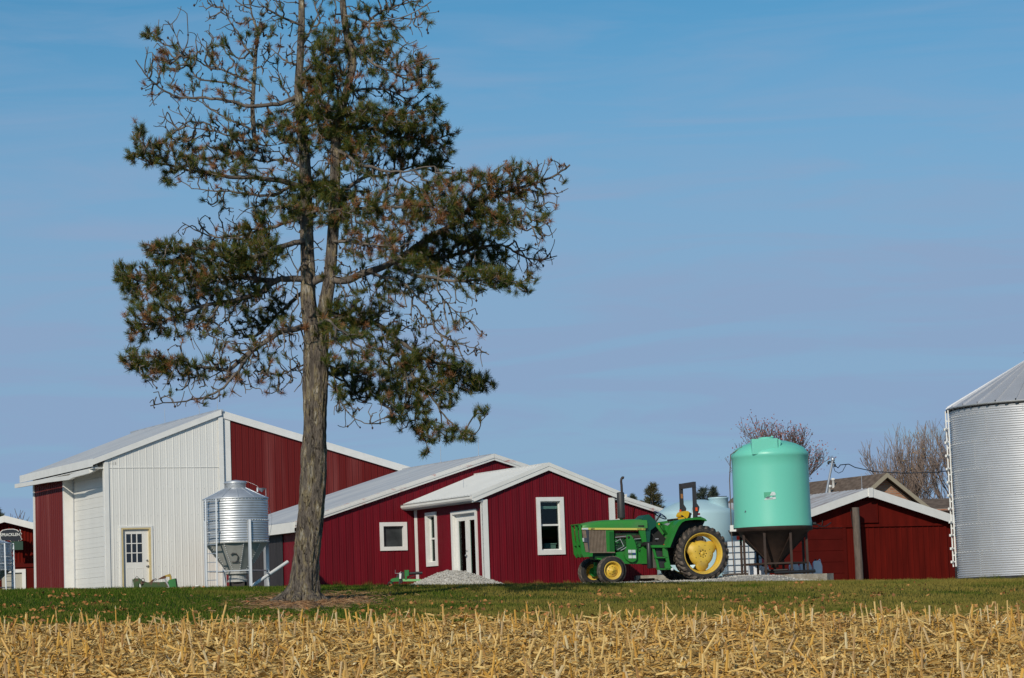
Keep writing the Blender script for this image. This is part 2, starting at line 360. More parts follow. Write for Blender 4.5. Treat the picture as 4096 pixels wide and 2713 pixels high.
# loose gutter hanging under the eave
mb = MB(); P = [(-.16, .05, zl - .33), (-.34, .35, zl - .45), (-.36, 2.2, zl - .48), (-.36, 2.6, zl - .52), (-.38, 5.0, zl - .46), (-.44, 8.9, zl - .42)]
for a, b in zip(P, P[1:]): mb.beam(a, b, .12, .012); mb.beam((a[0] - .06, a[1], a[2] + .055), (b[0] - .06, b[1], b[2] + .055), .012, .14)
mb.build('gutter', M['white_metal'], bA)
# entry door
mb = MB(gable_xf()); fbox(mb, .44, .50, .0, .035, 0, 3.41 - Z0); fbox(mb, 1.49, 1.55, .0, .035, 0, 3.41 - Z0); fbox(mb, .5, 1.49, .0, .035, 3.35 - Z0, 3.41 - Z0)
mb.build('door_casing', M['white_trim'], bA)
mb = MB(gable_xf()); fbox(mb, .50, .56, -.12, .028, 0, 3.30 - Z0); fbox(mb, 1.43, 1.49, -.12, .028, 0, 3.30 - Z0); fbox(mb, .5, 1.49, -.12, .028, 3.30 - Z0, 3.35 - Z0)
dj = mb.build('door_frame', M['yellow_trim'], bA)
mb = MB(gable_xf()); zz = Z0
fbox(mb, .56, 1.43, -.10, -.06, .02, 2.21 - Z0 + .03); fbox(mb, .56, .69, -.10, -.06, 2.24 - Z0, 3.30 - Z0); fbox(mb, 1.22, 1.43, -.10, -.06, 2.24 - Z0, 3.30 - Z0); fbox(mb, .69, 1.22, -.10, -.06, 3.15 - Z0, 3.3 - Z0)
for i in (1, 2):
    x = .69 + .53 * i / 3; fbox(mb, x - .014, x + .014, -.095, -.055, 2.24 - Z0, 3.15 - Z0)
    z = 2.24 - Z0 + .91 * i / 3; fbox(mb, .69, 1.22, -.094, -.056, z - .014, z + .014)
for x in (.70, 1.0):
    for a in ((x, x + .01, .3, .9), (x + .22, x + .23, .3, .9), (x, x + .23, .29, .3), (x, x + .23, .9, .91)): fbox(mb, a[0], a[1], -.06, -.053, a[2], a[3])
ed = mb.build('door', M['white_metal'], bA)
mb = MB(gable_xf()); fbox(mb, .69, 1.22, -.09, -.085, 2.24 - Z0, 3.15 - Z0); mb.build('pane', M['glass_dark'], ed)
mb = MB(gable_xf()); mb.lathe([(.001, -.02), (.03, -.02), (.03, -.06)], 12, (1.36, 0, 2.30 - Z0), 'y'); mb.build('deadbolt', M['steel'], ed); mb = MB(gable_xf()); mb.lathe([(.001, .03), (.026, .02), (.03, -.01), (.012, -.03), (.012, -.06)], 12, (1.37, 0, 2.12 - Z0), 'y'); mb.box((1.33, -.05, 2.10 - Z0), (1.44, .0, 2.125 - Z0)); mb.build('door_handle', M['steel'], ed)
rod(bA, 3.93, 2.0, zr + .1); rod(bA, 3.93, 5.6, zr + .1); rod(bA, 3.93, .2, zr + .1)
mb = MB(); mb.lathe([(.07, 0), (.07, .26), (.085, .26), (.085, .30), (.001, .30)], 14, (2.95, -.25, 0)); mb.build('vent_pipe', M['white_trim'], bA)

# ---------------------------------------------------------------- long dark red shed in the middle
bC = thing('shed', 'long crimson metal shed with low grey roof, worn white trim and one square window', 'shed', (-6.545, 79.608, 1.05), PSI); Z0 = 1.05
ze, zp = 3.18 - Z0, 5.09 - Z0
rl = roofline([(0, ze), (6.46, zp), (12.92, ze + .06)])
mb = MB(gable_xf()); ribbed(mb, 0, 12.2, 0, rl, openings=[(2.58, 3.39, 2.28 - Z0, 3.05 - Z0), (10.62, 10.86, 3.07 - Z0, 3.75 - Z0)]); mb.build('gable_wall', M['crimson'], bC)
mb = MB(side_xf()); ribbed(mb, 0, 6.9, 0, ze, CORR, .067); mb.build('side_wall', M['crimson'], bC)
mb = MB(); mb.box((12.18, .02, 0), (12.22, 7.6, ze)); mb.box((0, 7.55, 0), (12.2, 7.6, ze)); mb.build('back_wall', M['crimson'], bC)
mb = MB(); roof_slope(mb, -.30, ze - .02, 6.46, zp + .08, -.10, 7.0); roof_slope(mb, 12.5, ze + .18, 6.46, zp + .08, -.10, 7.6); mb.box((6.36, -.11, zp + .04), (6.56, 7.6, zp + .10)); mb.build('roof', M['roof'], bC)
mb = MB(); rake(mb, -.30, ze - .02, 6.46, zp + .09, -.135, .19); rake(mb, 6.47, zp + .09, 12.5, ze + .185, -.135, .19); mb.build('rake_trim', M['worn_trim'], bC)
mb = MB(); rake(mb, -.30, ze - .09, 6.46, zp + .02, -.155, .05, .018); rake(mb, 6.47, zp + .02, 12.5, ze + .115, -.155, .05, .018); mb.build('rake_trim', M['worn_trim'], bC)
mb = MB(); mb.box((-.34, -.12, ze - .34), (-.30, 6.9, ze - .03)); mb.build('fascia', M['white_trim'], bC)
mb = MB(); mb.box((-.30, -.10, ze - .33), (0, 6.9, ze - .31)); mb.build('soffit', M['soffit'], bC)
mb = MB(gable_xf()); fbox(mb, -.02, .1, 0, .03, 0, ze - .2); mb.build('corner_trim', M['white_trim'], bC)
window(bC, gable_xf(), 2.53, 3.44, 2.23 - Z0, 3.10 - Z0, .12, .05, .06, 'pane_grey', inner=0)
window(bC, gable_xf(), 10.58, 10.90, 3.03 - Z0, 3.79 - Z0, .05, .045, .04, 'glass_dark', inner=0, name='blocked_window')
mb = MB(gable_xf());
for k in range(9): fbox(mb, 10.63, 10.85, -.025, -.012, 3.09 - Z0 + k * .075, 3.155 - Z0 + k * .075)
mb.build('infill_board', M['faded_red'], bC)
mb = MB(side_xf()); ribbed(mb, 1.59, 5.2, .0, ze - .3, [(0, .02), (.04, .05), (.055, .05), (.095, .02)], .13); mb.build('shade_panel', mat('shade_panel', (.018, .015, .018), .5, 0, .3, 3, stretch=(4, 4, .3)), bC)  # added ribbed sheet, near black in place of shade on the side wall
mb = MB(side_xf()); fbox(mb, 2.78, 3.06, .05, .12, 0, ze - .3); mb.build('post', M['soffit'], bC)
mb = MB(gable_xf()); mb.tube([(11.45, .04, 3.5 - Z0), (11.38, .04, 3.2 - Z0), (11.40, .04, 2.7 - Z0), (11.25, .04, 2.4 - Z0)], .012, 6); mb.build('cable', M['barn_red_dark'], bC)
rod(bC, 6.46, 1.0, zp + .1); rod(bC, 6.46, 3.9, zp + .1)

# ---------------------------------------------------------------- small office addition with the french door
bO = thing('office', 'small crimson gabled office wing with white metal roof, glazed double door and tall windows', 'building', (-1.051, 76.848, .95), PSI); Z0 = .95
ze, zp = 3.62 - Z0, 4.36 - Z0
rl = roofline([(0, ze), (2.18, zp), (4.36, ze)])
opg = (1.84, 2.60, 1.93 - Z0, 3.49 - Z0)
ops = [(.44, 2.02, -.1, 3.20 - Z0), (3.27, 3.93, 1.75 - Z0, 3.27 - Z0)]
mb = MB(gable_xf()); ribbed(mb, 0, 4.36, 0, rl, openings=[opg], off=.03); mb.build('gable_wall', M['crimson'], bO)
mb = MB(side_xf()); ribbed(mb, 0, 4.9, 0, ze, CORR, .067, openings=ops); mb.build('side_wall', M['crimson'], bO)
mb = MB(); mb.box((4.34, .02, 0), (4.38, 4.9, ze)); mb.build('side_wall', M['crimson'], bO)
# the room inside
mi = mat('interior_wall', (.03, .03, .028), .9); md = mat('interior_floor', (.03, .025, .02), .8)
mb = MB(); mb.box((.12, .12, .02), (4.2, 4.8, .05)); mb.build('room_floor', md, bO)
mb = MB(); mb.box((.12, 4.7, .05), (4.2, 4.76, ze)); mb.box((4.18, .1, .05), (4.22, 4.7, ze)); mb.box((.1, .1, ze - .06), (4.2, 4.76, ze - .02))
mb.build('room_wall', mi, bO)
mb = MB(); roof_slope(mb, -.36, ze + .03, 2.18, zp + .10 + .10, -.07, 4.95); roof_slope(mb, 4.64, ze + .03, 2.18, zp + .2, -.07, 4.95)
mb.box((2.08, -.08, zp + .17), (2.28, 4.95, zp + .215)); mb.build('roof', M['white_roof'], bO)
mb = MB(); rake(mb, -.36, ze + .03, 2.18, zp + .21, -.11, .22); rake(mb, 2.182, zp + .21, 4.64, ze + .03, -.11, .22)
rake(mb, -.36, ze + .035, 2.18, zp + .215, -.125, .10, .014); rake(mb, 2.182, zp + .215, 4.64, ze + .035, -.125, .10, .014); mb.build('rake_trim', M['white_trim'], bO)
for a_, b_ in ((-.33, 0), (4.38, 4.62)): mb = MB(); mb.box((a_, -.06, ze - .17), (b_, 4.9, ze - .14)); mb.build('soffit', M['soffit'], bO)
mb = MB(); prof = [(0, -.13), (-.06, -.13), (-.10, -.08), (-.10, -.02), (-.13, 0), (-.12, 0), (-.09, -.02), (-.09, -.07), (-.055, -.12), (0, -.12)]
mb.prism([(x - .345, z + ze + .0) for x, z in prof], -.16, 4.93); mb.box((-.355, -.05, ze - .15), (-.335, 4.93, ze + .0)); mb.build('gutter', M['white_trim'], bO)
mb = MB(); mb.prism([(4.645 - x, z + ze + .0) for x, z in prof], -.16, 4.93); mb.box((4.635, -.05, ze - .15), (4.655, 4.93, ze)); mb.build('gutter', M['white_trim'], bO)
mb = MB(gable_xf()); fbox(mb, -.03, .17, .0, .035, 0, ze - .1); mb.xf = side_xf(); fbox(mb, -.035, .05, .0, .032, 0, ze - .15); mb.build('corner_trim', M['white_trim'], bO)
mb = MB(gable_xf()); fbox(mb, 4.20, 4.39, .0, .035, 0, ze - .1); mb.build('corner_trim', M['white_trim'], bO)
mb = MB(side_xf()); fbox(mb, 4.66, 4.84, .0, .03, 0, ze - .15); mb.build('corner_trim', M['white_trim'], bO)
window(bO, gable_xf(), 1.77, 2.67, 1.86 - Z0, 3.56 - Z0, .12, .05, .07, 'glass', rail=2.74 - Z0, sill=.02)
window(bO, side_xf(), 3.2, 4.0, 1.69 - Z0, 3.33 - Z0, .11, .05, .10, 'glass', rail=2.53 - Z0, sill=.02)
mb = MB(side_xf()); zt_ = 3.26 - Z0
fbox(mb, .34, .44, 0, .05, 0, zt_); fbox(mb, 2.02, 2.12, 0, .05, 0, zt_); fbox(mb, .44, 2.02, 0, .05, zt_ - .09, zt_)
fbox(mb, .43, .45, -.16, 0, 0, zt_ - .09); fbox(mb, 2.0, 2.03, -.16, 0, 0, zt_ - .09); fbox(mb, .45, 2.0, -.16, 0, zt_ - .12, zt_ - .09); mb.build('door_casing', M['white_trim'], bO)
for a, b in ((.455, 1.215), (1.235, 1.995)):
    mb = MB(side_xf()); t = zt_ - .125
    fbox(mb, a, a + .14, -.12, -.08, .03, t); fbox(mb, b - .14, b, -.12, -.08, .03, t); fbox(mb, a + .14, b - .14, -.12, -.08, t - .17, t); fbox(mb, a + .14, b - .14, -.12, -.08, .03, .16)
    d_ = mb.build('door', M['white_trim'], bO)
    mb = MB(side_xf()); fbox(mb, a + .14, b - .14, -.105, -.10, .16, t - .17); mb.build('pane', M['glass'], d_)
    if a > 1: 
        mb = MB(side_xf()); mb.ball((a + .05, -.03, .98), .032); mb.tube([(a + .05, -.08, .98), (a + .05, -.03, .98)], .012, 8); mb.build('door_handle', M['steel'], d_); mb = MB(side_xf()); mb.ball((a + .05, -.07, 1.12), .03); mb.build('deadbolt', M['steel'], d_)
rod(bO, .6, 2.5, ze + .35, .3)
# things seen through the glass
mb = MB(); mb.box((1.95, .13, 3.22 - Z0), (2.56, .16, 3.30 - Z0)); 
for k in range(3): mb.box((1.95, .12, 3.225 - Z0 + k * .027), (2.56, .165, 3.236 - Z0 + k * .027))
mb.build('window_blind', M['white_trim'], bO)
tb = thing('table', 'dark table just inside the office window, under the grey storage box', 'table', (0, 0, 0), 0)
tb.location = bO.matrix_basis @ Vector((0, 0, 0)); tb.location = (Matrix.Translation(bO.location) @ Matrix.Rotation(PSI, 4, 'Z')) @ Vector((2.3, .75, .03)); tb.rotation_euler = (0, 0, PSI)
mb = MB(); mb.box((-.6, -.35, .96), (.7, .35, 1.0)); mb.build('table_top', M['wood'], tb)
for x in (-.55, .65):
    for y in (-.3, .3): mb = MB(); mb.box((x - .025, y - .025, 0), (x + .025, y + .025, .96)); mb.build('leg', M['wood'], tb)
bx = thing('storage_box', 'pale grey lidded storage box behind the lower pane of the office gable window', 'box', (Matrix.Translation(bO.location) @ Matrix.Rotation(PSI, 4, 'Z')) @ Vector((2.43, .6, 1.03)), PSI)
mb = MB(); mb.box((-.16, -.1, 0), (.2, .18, .2)); mb.build('body', M['white_metal'], bx); mb = MB(); mb.box((-.18, -.12, .2), (.22, .2, .235)); mb.build('lid', M['white_metal'], bx)
ch = thing('chair', 'pale padded chair seen through the glazed double door of the office', 'chair', (Matrix.Translation(bO.location) @ Matrix.Rotation(PSI, 4, 'Z')) @ Vector((.62, .95, .05)), PSI + .5)
mp_ = mat('pale_fabric', (.5, .46, .44), .9, var=.2, vs=9); mt_ = mat('teal_fabric', (.12, .3, .28), .9)
mb = MB(); mb.box((-.25, -.25, .42), (.25, .25, .5)); mb.build('seat', mt_, ch)
mb = MB(); mb.prism([(-.25, .5), (.25, .5), (.24, .95), (.15, 1.05), (-.15, 1.05), (-.24, .95)], .22, .3); mb.build('backrest', mp_, ch)
for x in (-.22, .22):
    for y in (-.22, .22): mb = MB(); mb.tube([(x, y, 0), (x, y, .42)], .018, 6); mb.build('leg', M['steel'], ch)

# ---------------------------------------------------------------- red wooden shed at the right
bF = thing('shed', 'dark red battened wooden shed with white eaves, between the green tank and grain bin', 'shed', (12.44, 94.0, .80), PSI); Z0 = .80
ze, zp = 3.02 - Z0, 4.06 - Z0
BAT = [(0, 0), (.004, .02), (.04, .02), (.044, 0)]
rl = roofline([(-3.7, ze), (0, zp), (3.7, ze)])
mb = MB(gable_xf()); ribbed(mb, -3.7, 3.7, 2.88 - Z0, rl, [(0, 0), (.003, .006), (.16, .006), (.163, 0)], .17); mb.build('gable_wall', M['barn_red'], bF, label='upper boards of the gable')
mb = MB(gable_xf()); ribbed(mb, -.95, 3.35, .02, 2.86 - Z0, BAT, .235); ribbed(mb, 3.35, 3.7, .02, 2.86 - Z0, [(0, 0), (.1, 0)], .5); mb.build('gable_wall', M['barn_red'], bF, label='lower wall with upright battens')
mb = MB(gable_xf())
for k in range(5): fbox(mb, -3.7, -.98, 0, .02 , .03 + k * .4, .42 + k * .4)
fbox(mb, -1.05, -.93, .0, .045, 0, 2.86 - Z0); mb.build('sliding_door', M['barn_red_dark'], bF)
mb = MB(gable_xf()); fbox(mb, -3.72, 3.72, .0, .06, 2.84 - Z0, 2.92 - Z0); fbox(mb, 3.3, 3.4, .0, .05, 0, 2.84 - Z0); mb.build('rail', M['barn_red'], bF)
mb = MB(gable_xf()); fbox(mb, -.56, .42, .01, .06, 3.02 - Z0, 3.80 - Z0 - .02); mb.build('loft_hatch', M['barn_red_dark'], bF)
mb = MB(gable_xf()); fbox(mb, -.58, .44, .01, .075, 2.99 - Z0, 3.02 - Z0); fbox(mb, .42, .445, .01, .075, 3.02 - Z0, 3.76 - Z0); mb.build('hatch_frame', M['barn_red'], bF)
for q_ in (((-3.72, .02, 0), (-3.68, 10.2, ze)), ((3.68, .02, 0), (3.72, 10.2, ze)), ((-3.68, 10.1, 0), (3.68, 10.14, ze))): mb = MB(); mb.box(*q_); mb.build('side_wall', M['barn_red'], bF)
mr = mat('patchy_roof', (.40, .41, .44), .5, .1, .2, 1.5, col2=(.28, .25, .25), thr=(.5, .62), stretch=(.5, 2, 1))
mb = MB(); roof_slope(mb, -4.05, ze + .02, 0, zp + .14, -.30, 10.4); roof_slope(mb, 4.05, ze + .02, 0, zp + .14, -.30, 10.4); mb.build('roof', mr, bF)
mb = MB(); rake(mb, -4.05, ze + .02, 0, zp + .15, -.335, .26); rake(mb, .002, zp + .15, 4.05, ze + .02, -.335, .30); mb.build('rake_trim', M['white_trim'], bF)
mb = MB(); mb.box((-.09, -.37, zp - .18), (.09, -.335, zp + .16)); mb.build('rake_trim', M['white_trim'], bF)
mb = MB(gable_xf()); mb.tube([(-1.9, .05, 3.1 - Z0), (-1.93, .06, 2.95 - Z0), (-2.15, .06, 2.83 - Z0), (-2.5, .06, 2.9 - Z0)], .012, 6); mb.build('cable', M['black'], bF); mb = MB(gable_xf()); mb.tube([(-.7, .05, 3.5 - Z0), (-.66, .06, 2.9 - Z0), (-.5, .06, 2.5 - Z0)], .01, 6); mb.build('cable', M['black'], bF)
rod(bF, 0, .2, zp + .15)
mb = MB(gable_xf()); fbox(mb, -4, 4, -.3, .25, -.15, .03); mb.build('foundation', M['concrete'], bF)

# leaning wooden post in front of it
pp = W(3438, 2326, 93.2); zg = float(gz(pp[0], pp[1]))
mb = MB(); mb.tube([(0, 0, -.3), (.01, 0, .6), (-.01, 0, 1.5), (-.015, 0, 2.62)], [.145, .142, .135, .13], 12)
o = mb.build('wooden_post', M['wood'], None, label='weathered round wooden post standing in front of the right red shed', cat='post'); o.location = (pp[0], pp[1], .90); o.rotation_euler = (0, R(0), 0)

# ---------------------------------------------------------------- small red barn at the far left, pig shaped sign
bL = thing('barn', 'small red corrugated barn with white eaves at the far left edge', 'barn', (-19.54, 100.0, 1.3), PSI * .35); Z0 = 1.3
ze, zp = 3.42 - Z0, 4.42 - Z0
rl = roofline([(-4, ze - .06), (0, zp), (4, ze - .06)])
mb = MB(gable_xf()); ribbed(mb, -4, 4, 2.95 - Z0 - .3, rl, [(0, 0), (.03, .03), (.06, .03), (.09, 0)], .12); mb.build('gable_wall', M['barn_red'], bL, label='corrugated upper gable')
mb = MB(gable_xf()); fbox(mb, -4, -.15, -.04, .0, 0, 2.65 - Z0); fbox(mb, .72, 4, -.04, .0, 0, 2.65 - Z0); fbox(mb, -.15, .72, -.04, 0, 2.45 - Z0, 2.65 - Z0); fbox(mb, .25, 1.1, 0, .06, 2.62 - Z0, 2.80 - Z0); mb.build('lower_wall', M['barn_red_dark'], bL)
mb = MB(gable_xf()); fbox(mb, -.15, .72, -.05, -.03, 0, 2.45 - Z0); mb.build('door', mat('cream_door', (.42, .40, .33), .6), bL)
mb = MB(gable_xf()); fbox(mb, .62, .76, -.02, .06, 0, 2.55 - Z0); fbox(mb, -.2, .62, -.02, .06, 2.42 - Z0, 2.55 - Z0); mb.build('door_casing', M['white_trim'], bL)
for a_ in (3.96, -4): mb = MB(); mb.box((a_, .02, 0), (a_ + .04, 8, ze - .1)); mb.build('side_wall', M['barn_red'], bL)
mb = MB(); roof_slope(mb, -4.3, ze - .05, 0, zp + .15, -.3, 8); roof_slope(mb, 4.3, ze - .05, 0, zp + .15, -.3, 8); mb.build('roof', M['white_roof'], bL)
mb = MB(); rake(mb, -4.3, ze - .05, 0, zp + .16, -.34, .24); rake(mb, .002, zp + .16, 4.3, ze - .05, -.34, .24); mb.build('rake_trim', M['white_trim'], bL)
sp = W(42, 2146, 99.3)
sg = thing('farm_sign', 'black pig shaped sign with white outline and white lettering on the small red barn', 'sign', (sp[0], sp[1], sp[2]), PSI * .35)
pig = [(-.38, .02), (-.36, .16), (-.28, .23), (-.1, .26), (.1, .26), (.24, .22), (.30, .16), (.33, .24), (.36, .2), (.35, .12), (.40, .10), (.36, .03), (.37, -.06), (.41, -.11), (.34, -.16), (.30, -.13), (.26, -.2), (.22, -.32), (.18, -.32), (.17, -.2), (.13, -.16), (.1, -.22), (.07, -.32), (.03, -.32), (.03, -.2), (-.02, -.14), (-.12, -.13), (-.2, -.15), (-.25, -.13), (-.3, -.19), (-.34, -.12)]
pl2 = [(x * 1.02, z * 1.02) for x, z in pig]
mw = mat('sign_white', (.7, .7, .66), .6); mk = mat('sign_black', (.008, .012, .022), .5)
mb = MB(); mb.prism([(x * 1.07 + .0, z * 1.09) for x, z in pig], -.01, .02); mb.build('outline', mw, sg)
mb = MB(); mb.prism(pig, -.03, -.011); mb.build('panel', mk, sg)
text_mesh('lettering', 'SPRACKLEN', .155, mw, sg, (-.02, -.034, .06), (PI / 2, 0, 0), .003, .88)
gb = W(68, 2183, 99.2)
mb = MB(); mb.box((-.22, 0, -.16), (.22, .03, .16)); o = mb.build('green_board', mat('green_board', (.012, .05, .03), .6), None, label='small dark green board under the pig shaped sign', cat='board'); o.location = gb; o.rotation_euler = (0, 0, PSI * .35)

# ---------------------------------------------------------------- house far behind
hs = W(3526, 1905, 130)
bH = thing('house', 'brick house with brown shingle roof rising behind the right red shed', 'house', (hs[0], 130, 1.2), PSI * .95); Z0 = 1.2
mbk = bpy.data.materials.new('brick'); mbk.use_nodes = True; n_ = mbk.node_tree.nodes; l_ = mbk.node_tree.links
t_ = n_.new('ShaderNodeTexCoord'); q_ = n_.new('ShaderNodeMapping'); q_.inputs['Rotation'].default_value = (PI / 2, 0, 0); br = n_.new('ShaderNodeTexBrick')
br.inputs['Scale'].default_value = 1; br.inputs['Brick Width'].default_value = .3; br.inputs['Row Height'].default_value = .11; br.inputs['Mortar Size'].default_value = .014
br.inputs['Color1'].default_value = (.34, .14, .08, 1); br.inputs['Color2'].default_value = (.46, .25, .15, 1); br.inputs['Mortar'].default_value = (.30, .26, .22, 1)
l_.new(t_.outputs['Object'], q_.inputs[0]); l_.new(q_.outputs[0], br.inputs['Vector']); l_.new(br.outputs[0], n_['Principled BSDF'].inputs['Base Color']); n_['Principled BSDF'].inputs['Roughness'].default_value = .9
msh = mat('shingles', (.10, .068, .048), .95, 0, .3, 3, col2=(.16, .115, .085), stretch=(1, 1, 3), thr=(.4, .6))
zp = 6.42 - Z0; sl = .72
ze = zp - 4.2 * sl
mb = MB(gable_xf()); mb.add([(-4, 0, 0), (4, 0, 0), (4, 0, zp - 4 * sl), (0, 0, zp), (-4, 0, zp - 4 * sl)], [(0, 1, 2, 3, 4)]); mb.build('gable_wall', mbk, bH)
for a_ in (-4, 3.9): mb = MB(); mb.box((a_, 0.01, 0), (a_ + .1, 14, zp - 4 * sl)); mb.build('side_wall', mbk, bH)
PL_ = [(0, 0), (.3, 0)]
mb = MB(); roof_slope(mb, -4.4, zp - 4.4 * sl + .12, 0, zp + .12, -.5, 14, PL_, .3); roof_slope(mb, 4.4, zp - 4.4 * sl + .12, 0, zp + .12, -.5, 14, PL_, .3)
roof = mb.build('roof', msh, bH)
mb = MB(); rake(mb, -4.4, zp - 4.4 * sl + .12, 0, zp + .12, -.54, .22); rake(mb, .001, zp + .12, 4.4, zp - 4.4 * sl + .12, -.54, .22); mb.build('rake_trim', mat('tan_trim', (.34, .29, .21), .7), bH)
for k, (px, py) in enumerate(((3290, 1965), (3318, 1950), (3334, 1945))):
    P_ = W(px, py, 131.5 + k * .7); q = (Matrix.Translation(bH.location) @ Matrix.Rotation(PSI * .95, 4, 'Z')).inverted() @ Vector(P_)
    zr_ = zp + .12 - abs(q.x) * sl
    mb = MB(); mb.lathe([(.07, zr_ - .15), (.07, zr_ + .35)] + ([(.13, zr_ + .36), (.13, zr_ + .47), (.001, zr_ + .5)] if k != 2 else [(.1, zr_ + .36), (.1, zr_ + .45), (.001, zr_ + .46)]), 12, (q.x, q.y, 0)); mb.build('vent_pipe', M['white_trim'] if k else M['soffit'], roof)
g2 = W(3740, 2020, 134)
b2 = thing('house', 'low dark roofed building between the red shed and the grain bin, below the bare tree', 'house', (g2[0] + 1.0, 134, 1.1), 0)
mb = MB(); mb.box((-3.4, 0, 0), (5, 6, g2[2] - 1.3)); mb.build('wall', mbk, b2)
mb = MB(); mb.add([(-3.7, -.3, g2[2] - 1.45), (5.3, -.3, g2[2] - 1.45), (5.3, 3, g2[2] - .72), (-3.7, 3, g2[2] - .62), (-3.7, 6.3, g2[2] - 1.45), (5.3, 6.3, g2[2] - 1.45)], [(0, 1, 2, 3), (3, 2, 5, 4), (0, 3, 4), (1, 5, 2)]); mb.build('roof', msh, b2)

# electric mast on the red shed roof with its cable
a = W(3289, 2006, 96.5); b = W(3331, 1840, 96.3)
ms = thing('electric_mast', 'thin leaning metal service mast rising from the right red shed roof', 'mast', a)
mb = MB(); q = Vector(b) - Vector(a); mb.tube([(0, 0, -.4), tuple(q)], .045, 10); mb.ball(tuple(q * 1.01), .08); mb.build('pole', M['galv_post'], ms)
mb = MB(); e = q * .93; mb.beam(e + Vector((-.13, 0, .05)), e + Vector((.1, 0, 0)), .05, .06); mb.lathe([(.03, -.06), (.045, 0), (.03, .06)], 8, tuple(e + Vector((-.13, 0, 0)))); mb.lathe([(.03, -.06), (.045, 0), (.03, .06)], 8, tuple(e + Vector((.1, 0, -.1)))); mb.build('insulator', M['black'], ms)
pts = [W(*p) for p in ((3334, 1858, 96.3), (3352, 1872, 96.8), (3362, 1860, 97), (3395, 1857, 97.5), (3420, 1870, 98), (3500, 1887, 100), (3620, 1893, 103), (3740, 1890, 106), (3900, 1872, 110), (4200, 1800, 118))]
mb = MB(); mb.tube(pts, .018, 5); mb.tube([W(*p) for p in ((3332, 1862, 96.3), (3340, 1885, 96.5), (3355, 1893, 96.8), (3370, 1886, 97), (3385, 1858, 97.3))], .012, 5)
mb.build('power_cable', M['black'], None, label='sagging black cable running from the service mast to the right', cat='cable')
# ---------------------------------------------------------------- big grain bin at the right edge
BR, BHt = 2.76, 5.10
bx0, by0 = 13.165 + BR + .02, 79.3; bz = .76
gb_ = thing('grain_bin', 'large corrugated galvanized grain bin with a conical roof, cut by the right edge', 'grain bin', (bx0, by0, bz))
prof = []; K = int(BHt / .0677)
for k in range(K * 6 + 1): prof.append((BR + .008 * math.cos(2 * PI * k / 6), k * .0677 / 6))
mb = MB(); mb.lathe(prof, 160, smooth=True); mb.build('wall', M['galv_bin'], gb_)
mb = MB(); rng = random.Random(3)
for j in range(1, 7):
    z = BHt - j * .8128 + .55
    if z > BHt: continue
    for k in range(96):
        a = 2 * PI * k / 96; c, s = math.cos(a), math.sin(a)
        if s < .35: mb.box((c * (BR + .01) - .011, s * (BR + .01) - .011, z - .01), (c * (BR + .01) + .011, s * (BR + .01) + .011, z + .01))
for j in range(0, 7):
    zt_ = min(BHt, BHt - j * .8128 + .55); zb_ = max(.05, BHt - (j + 1) * .8128 + .55)
    for a in np.arange(PI * .98 + (j % 2) * .18, 2 * PI, .62):
        for z in np.arange(zb_, zt_, .0677): 
            for da in (-.005, .005):
                c, s = math.cos(a + da), math.sin(a + da); mb.box((c * (BR + .012) - .007, s * (BR + .012) - .007, z - .008), (c * (BR + .012) + .007, s * (BR + .012) + .007, z + .008))
mb.build('bolt_rows', M['bolt'], gb_)['kind'] = 'stuff'
mb = MB(); ap = 1.62; RO = BR + .10
nn = 28
for k in range(nn):
    a0 = 2 * PI * k / nn; a1 = 2 * PI * (k + 1) / nn; am = (a0 + a1) / 2
    P_ = lambda r, a, z: (r * math.cos(a), r * math.sin(a), z)
    zz = lambda r: BHt + .02 + (RO - r) / RO * ap
    v = []
    for a in (a0, a0 + (a1 - a0) * .94): v += [P_(RO, a, zz(RO)), P_(.35, a, zz(.35))]
    mb.add(v, [(0, 2, 3, 1)], False)
    v = []
    for a, h in ((a0 + (a1 - a0) * .94, 0), (a0 + (a1 - a0) * .945, .05), (a0 + (a1 - a0) * .995, .05), (a1, 0)): v += [P_(RO, a, zz(RO) + h), P_(.35, a, zz(.35) + h * .3)]
    mb.add(v, [(0, 2, 3, 1), (2, 4, 5, 3), (4, 6, 7, 5)], False)
mb.lathe([(RO, BHt + .02), (RO, BHt - .03), (BR + .01, BHt - .02)], 84); mb.lathe([(.38, zz(.38)), (.38, zz(.38) + .2), (.45, zz(.38) + .22), (.001, zz(.38) + .4)], 24)
mb.build('roof', M['galv_bin'], gb_)
mb = MB()
for k in range(nn * 2): a = 2 * PI * k / (nn * 2); mb.box((math.cos(a) * (BR + .05) - .05, math.sin(a) * (BR + .05) - .03, BHt - .07), (math.cos(a) * (BR + .05) + .05, math.sin(a) * (BR + .05) + .03, BHt - .01))
mb.lathe([(BR + .012, BHt - .07), (BR + .085, BHt - .02)], 84)
mb.build('eave_closure', M['black'], gb_)
mb = MB(); mb.lathe([(BR + .05, -.5), (BR + .06, .0), (BR - .1, .03)], 64, smooth=False); mb.build('base_ring', mat('base_black', (.025, .025, .028), .8, var=.6, vs=4, bump=.8, bs=6), gb_)
# ladder seen edge on at the left side
la = PI + .03; lx = lambda r, dy, z: (math.cos(la) * r - math.sin(la) * dy, math.sin(la) * r + math.cos(la) * dy, z)
mb = MB()
for dy in (-.2, .2): mb.beam(lx(BR + .13, dy, .35), lx(BR + .13, dy, BHt - .05), .035, .035)
for z in np.arange(.5, BHt - .2, .40): mb.beam(lx(BR + .15, -.22, z), lx(BR + .15, .22, z), .04, .04); mb.box(tuple(np.array(lx(BR + .17, -.20, z)) - .035), tuple(np.array(lx(BR + .17, -.20, z)) + .035))
for z in np.arange(.7, BHt, .81): mb.beam(lx(BR, -.2, z), lx(BR + .15, -.2, z), .04, .04)
mb.build('ladder', M['white_trim'], gb_)

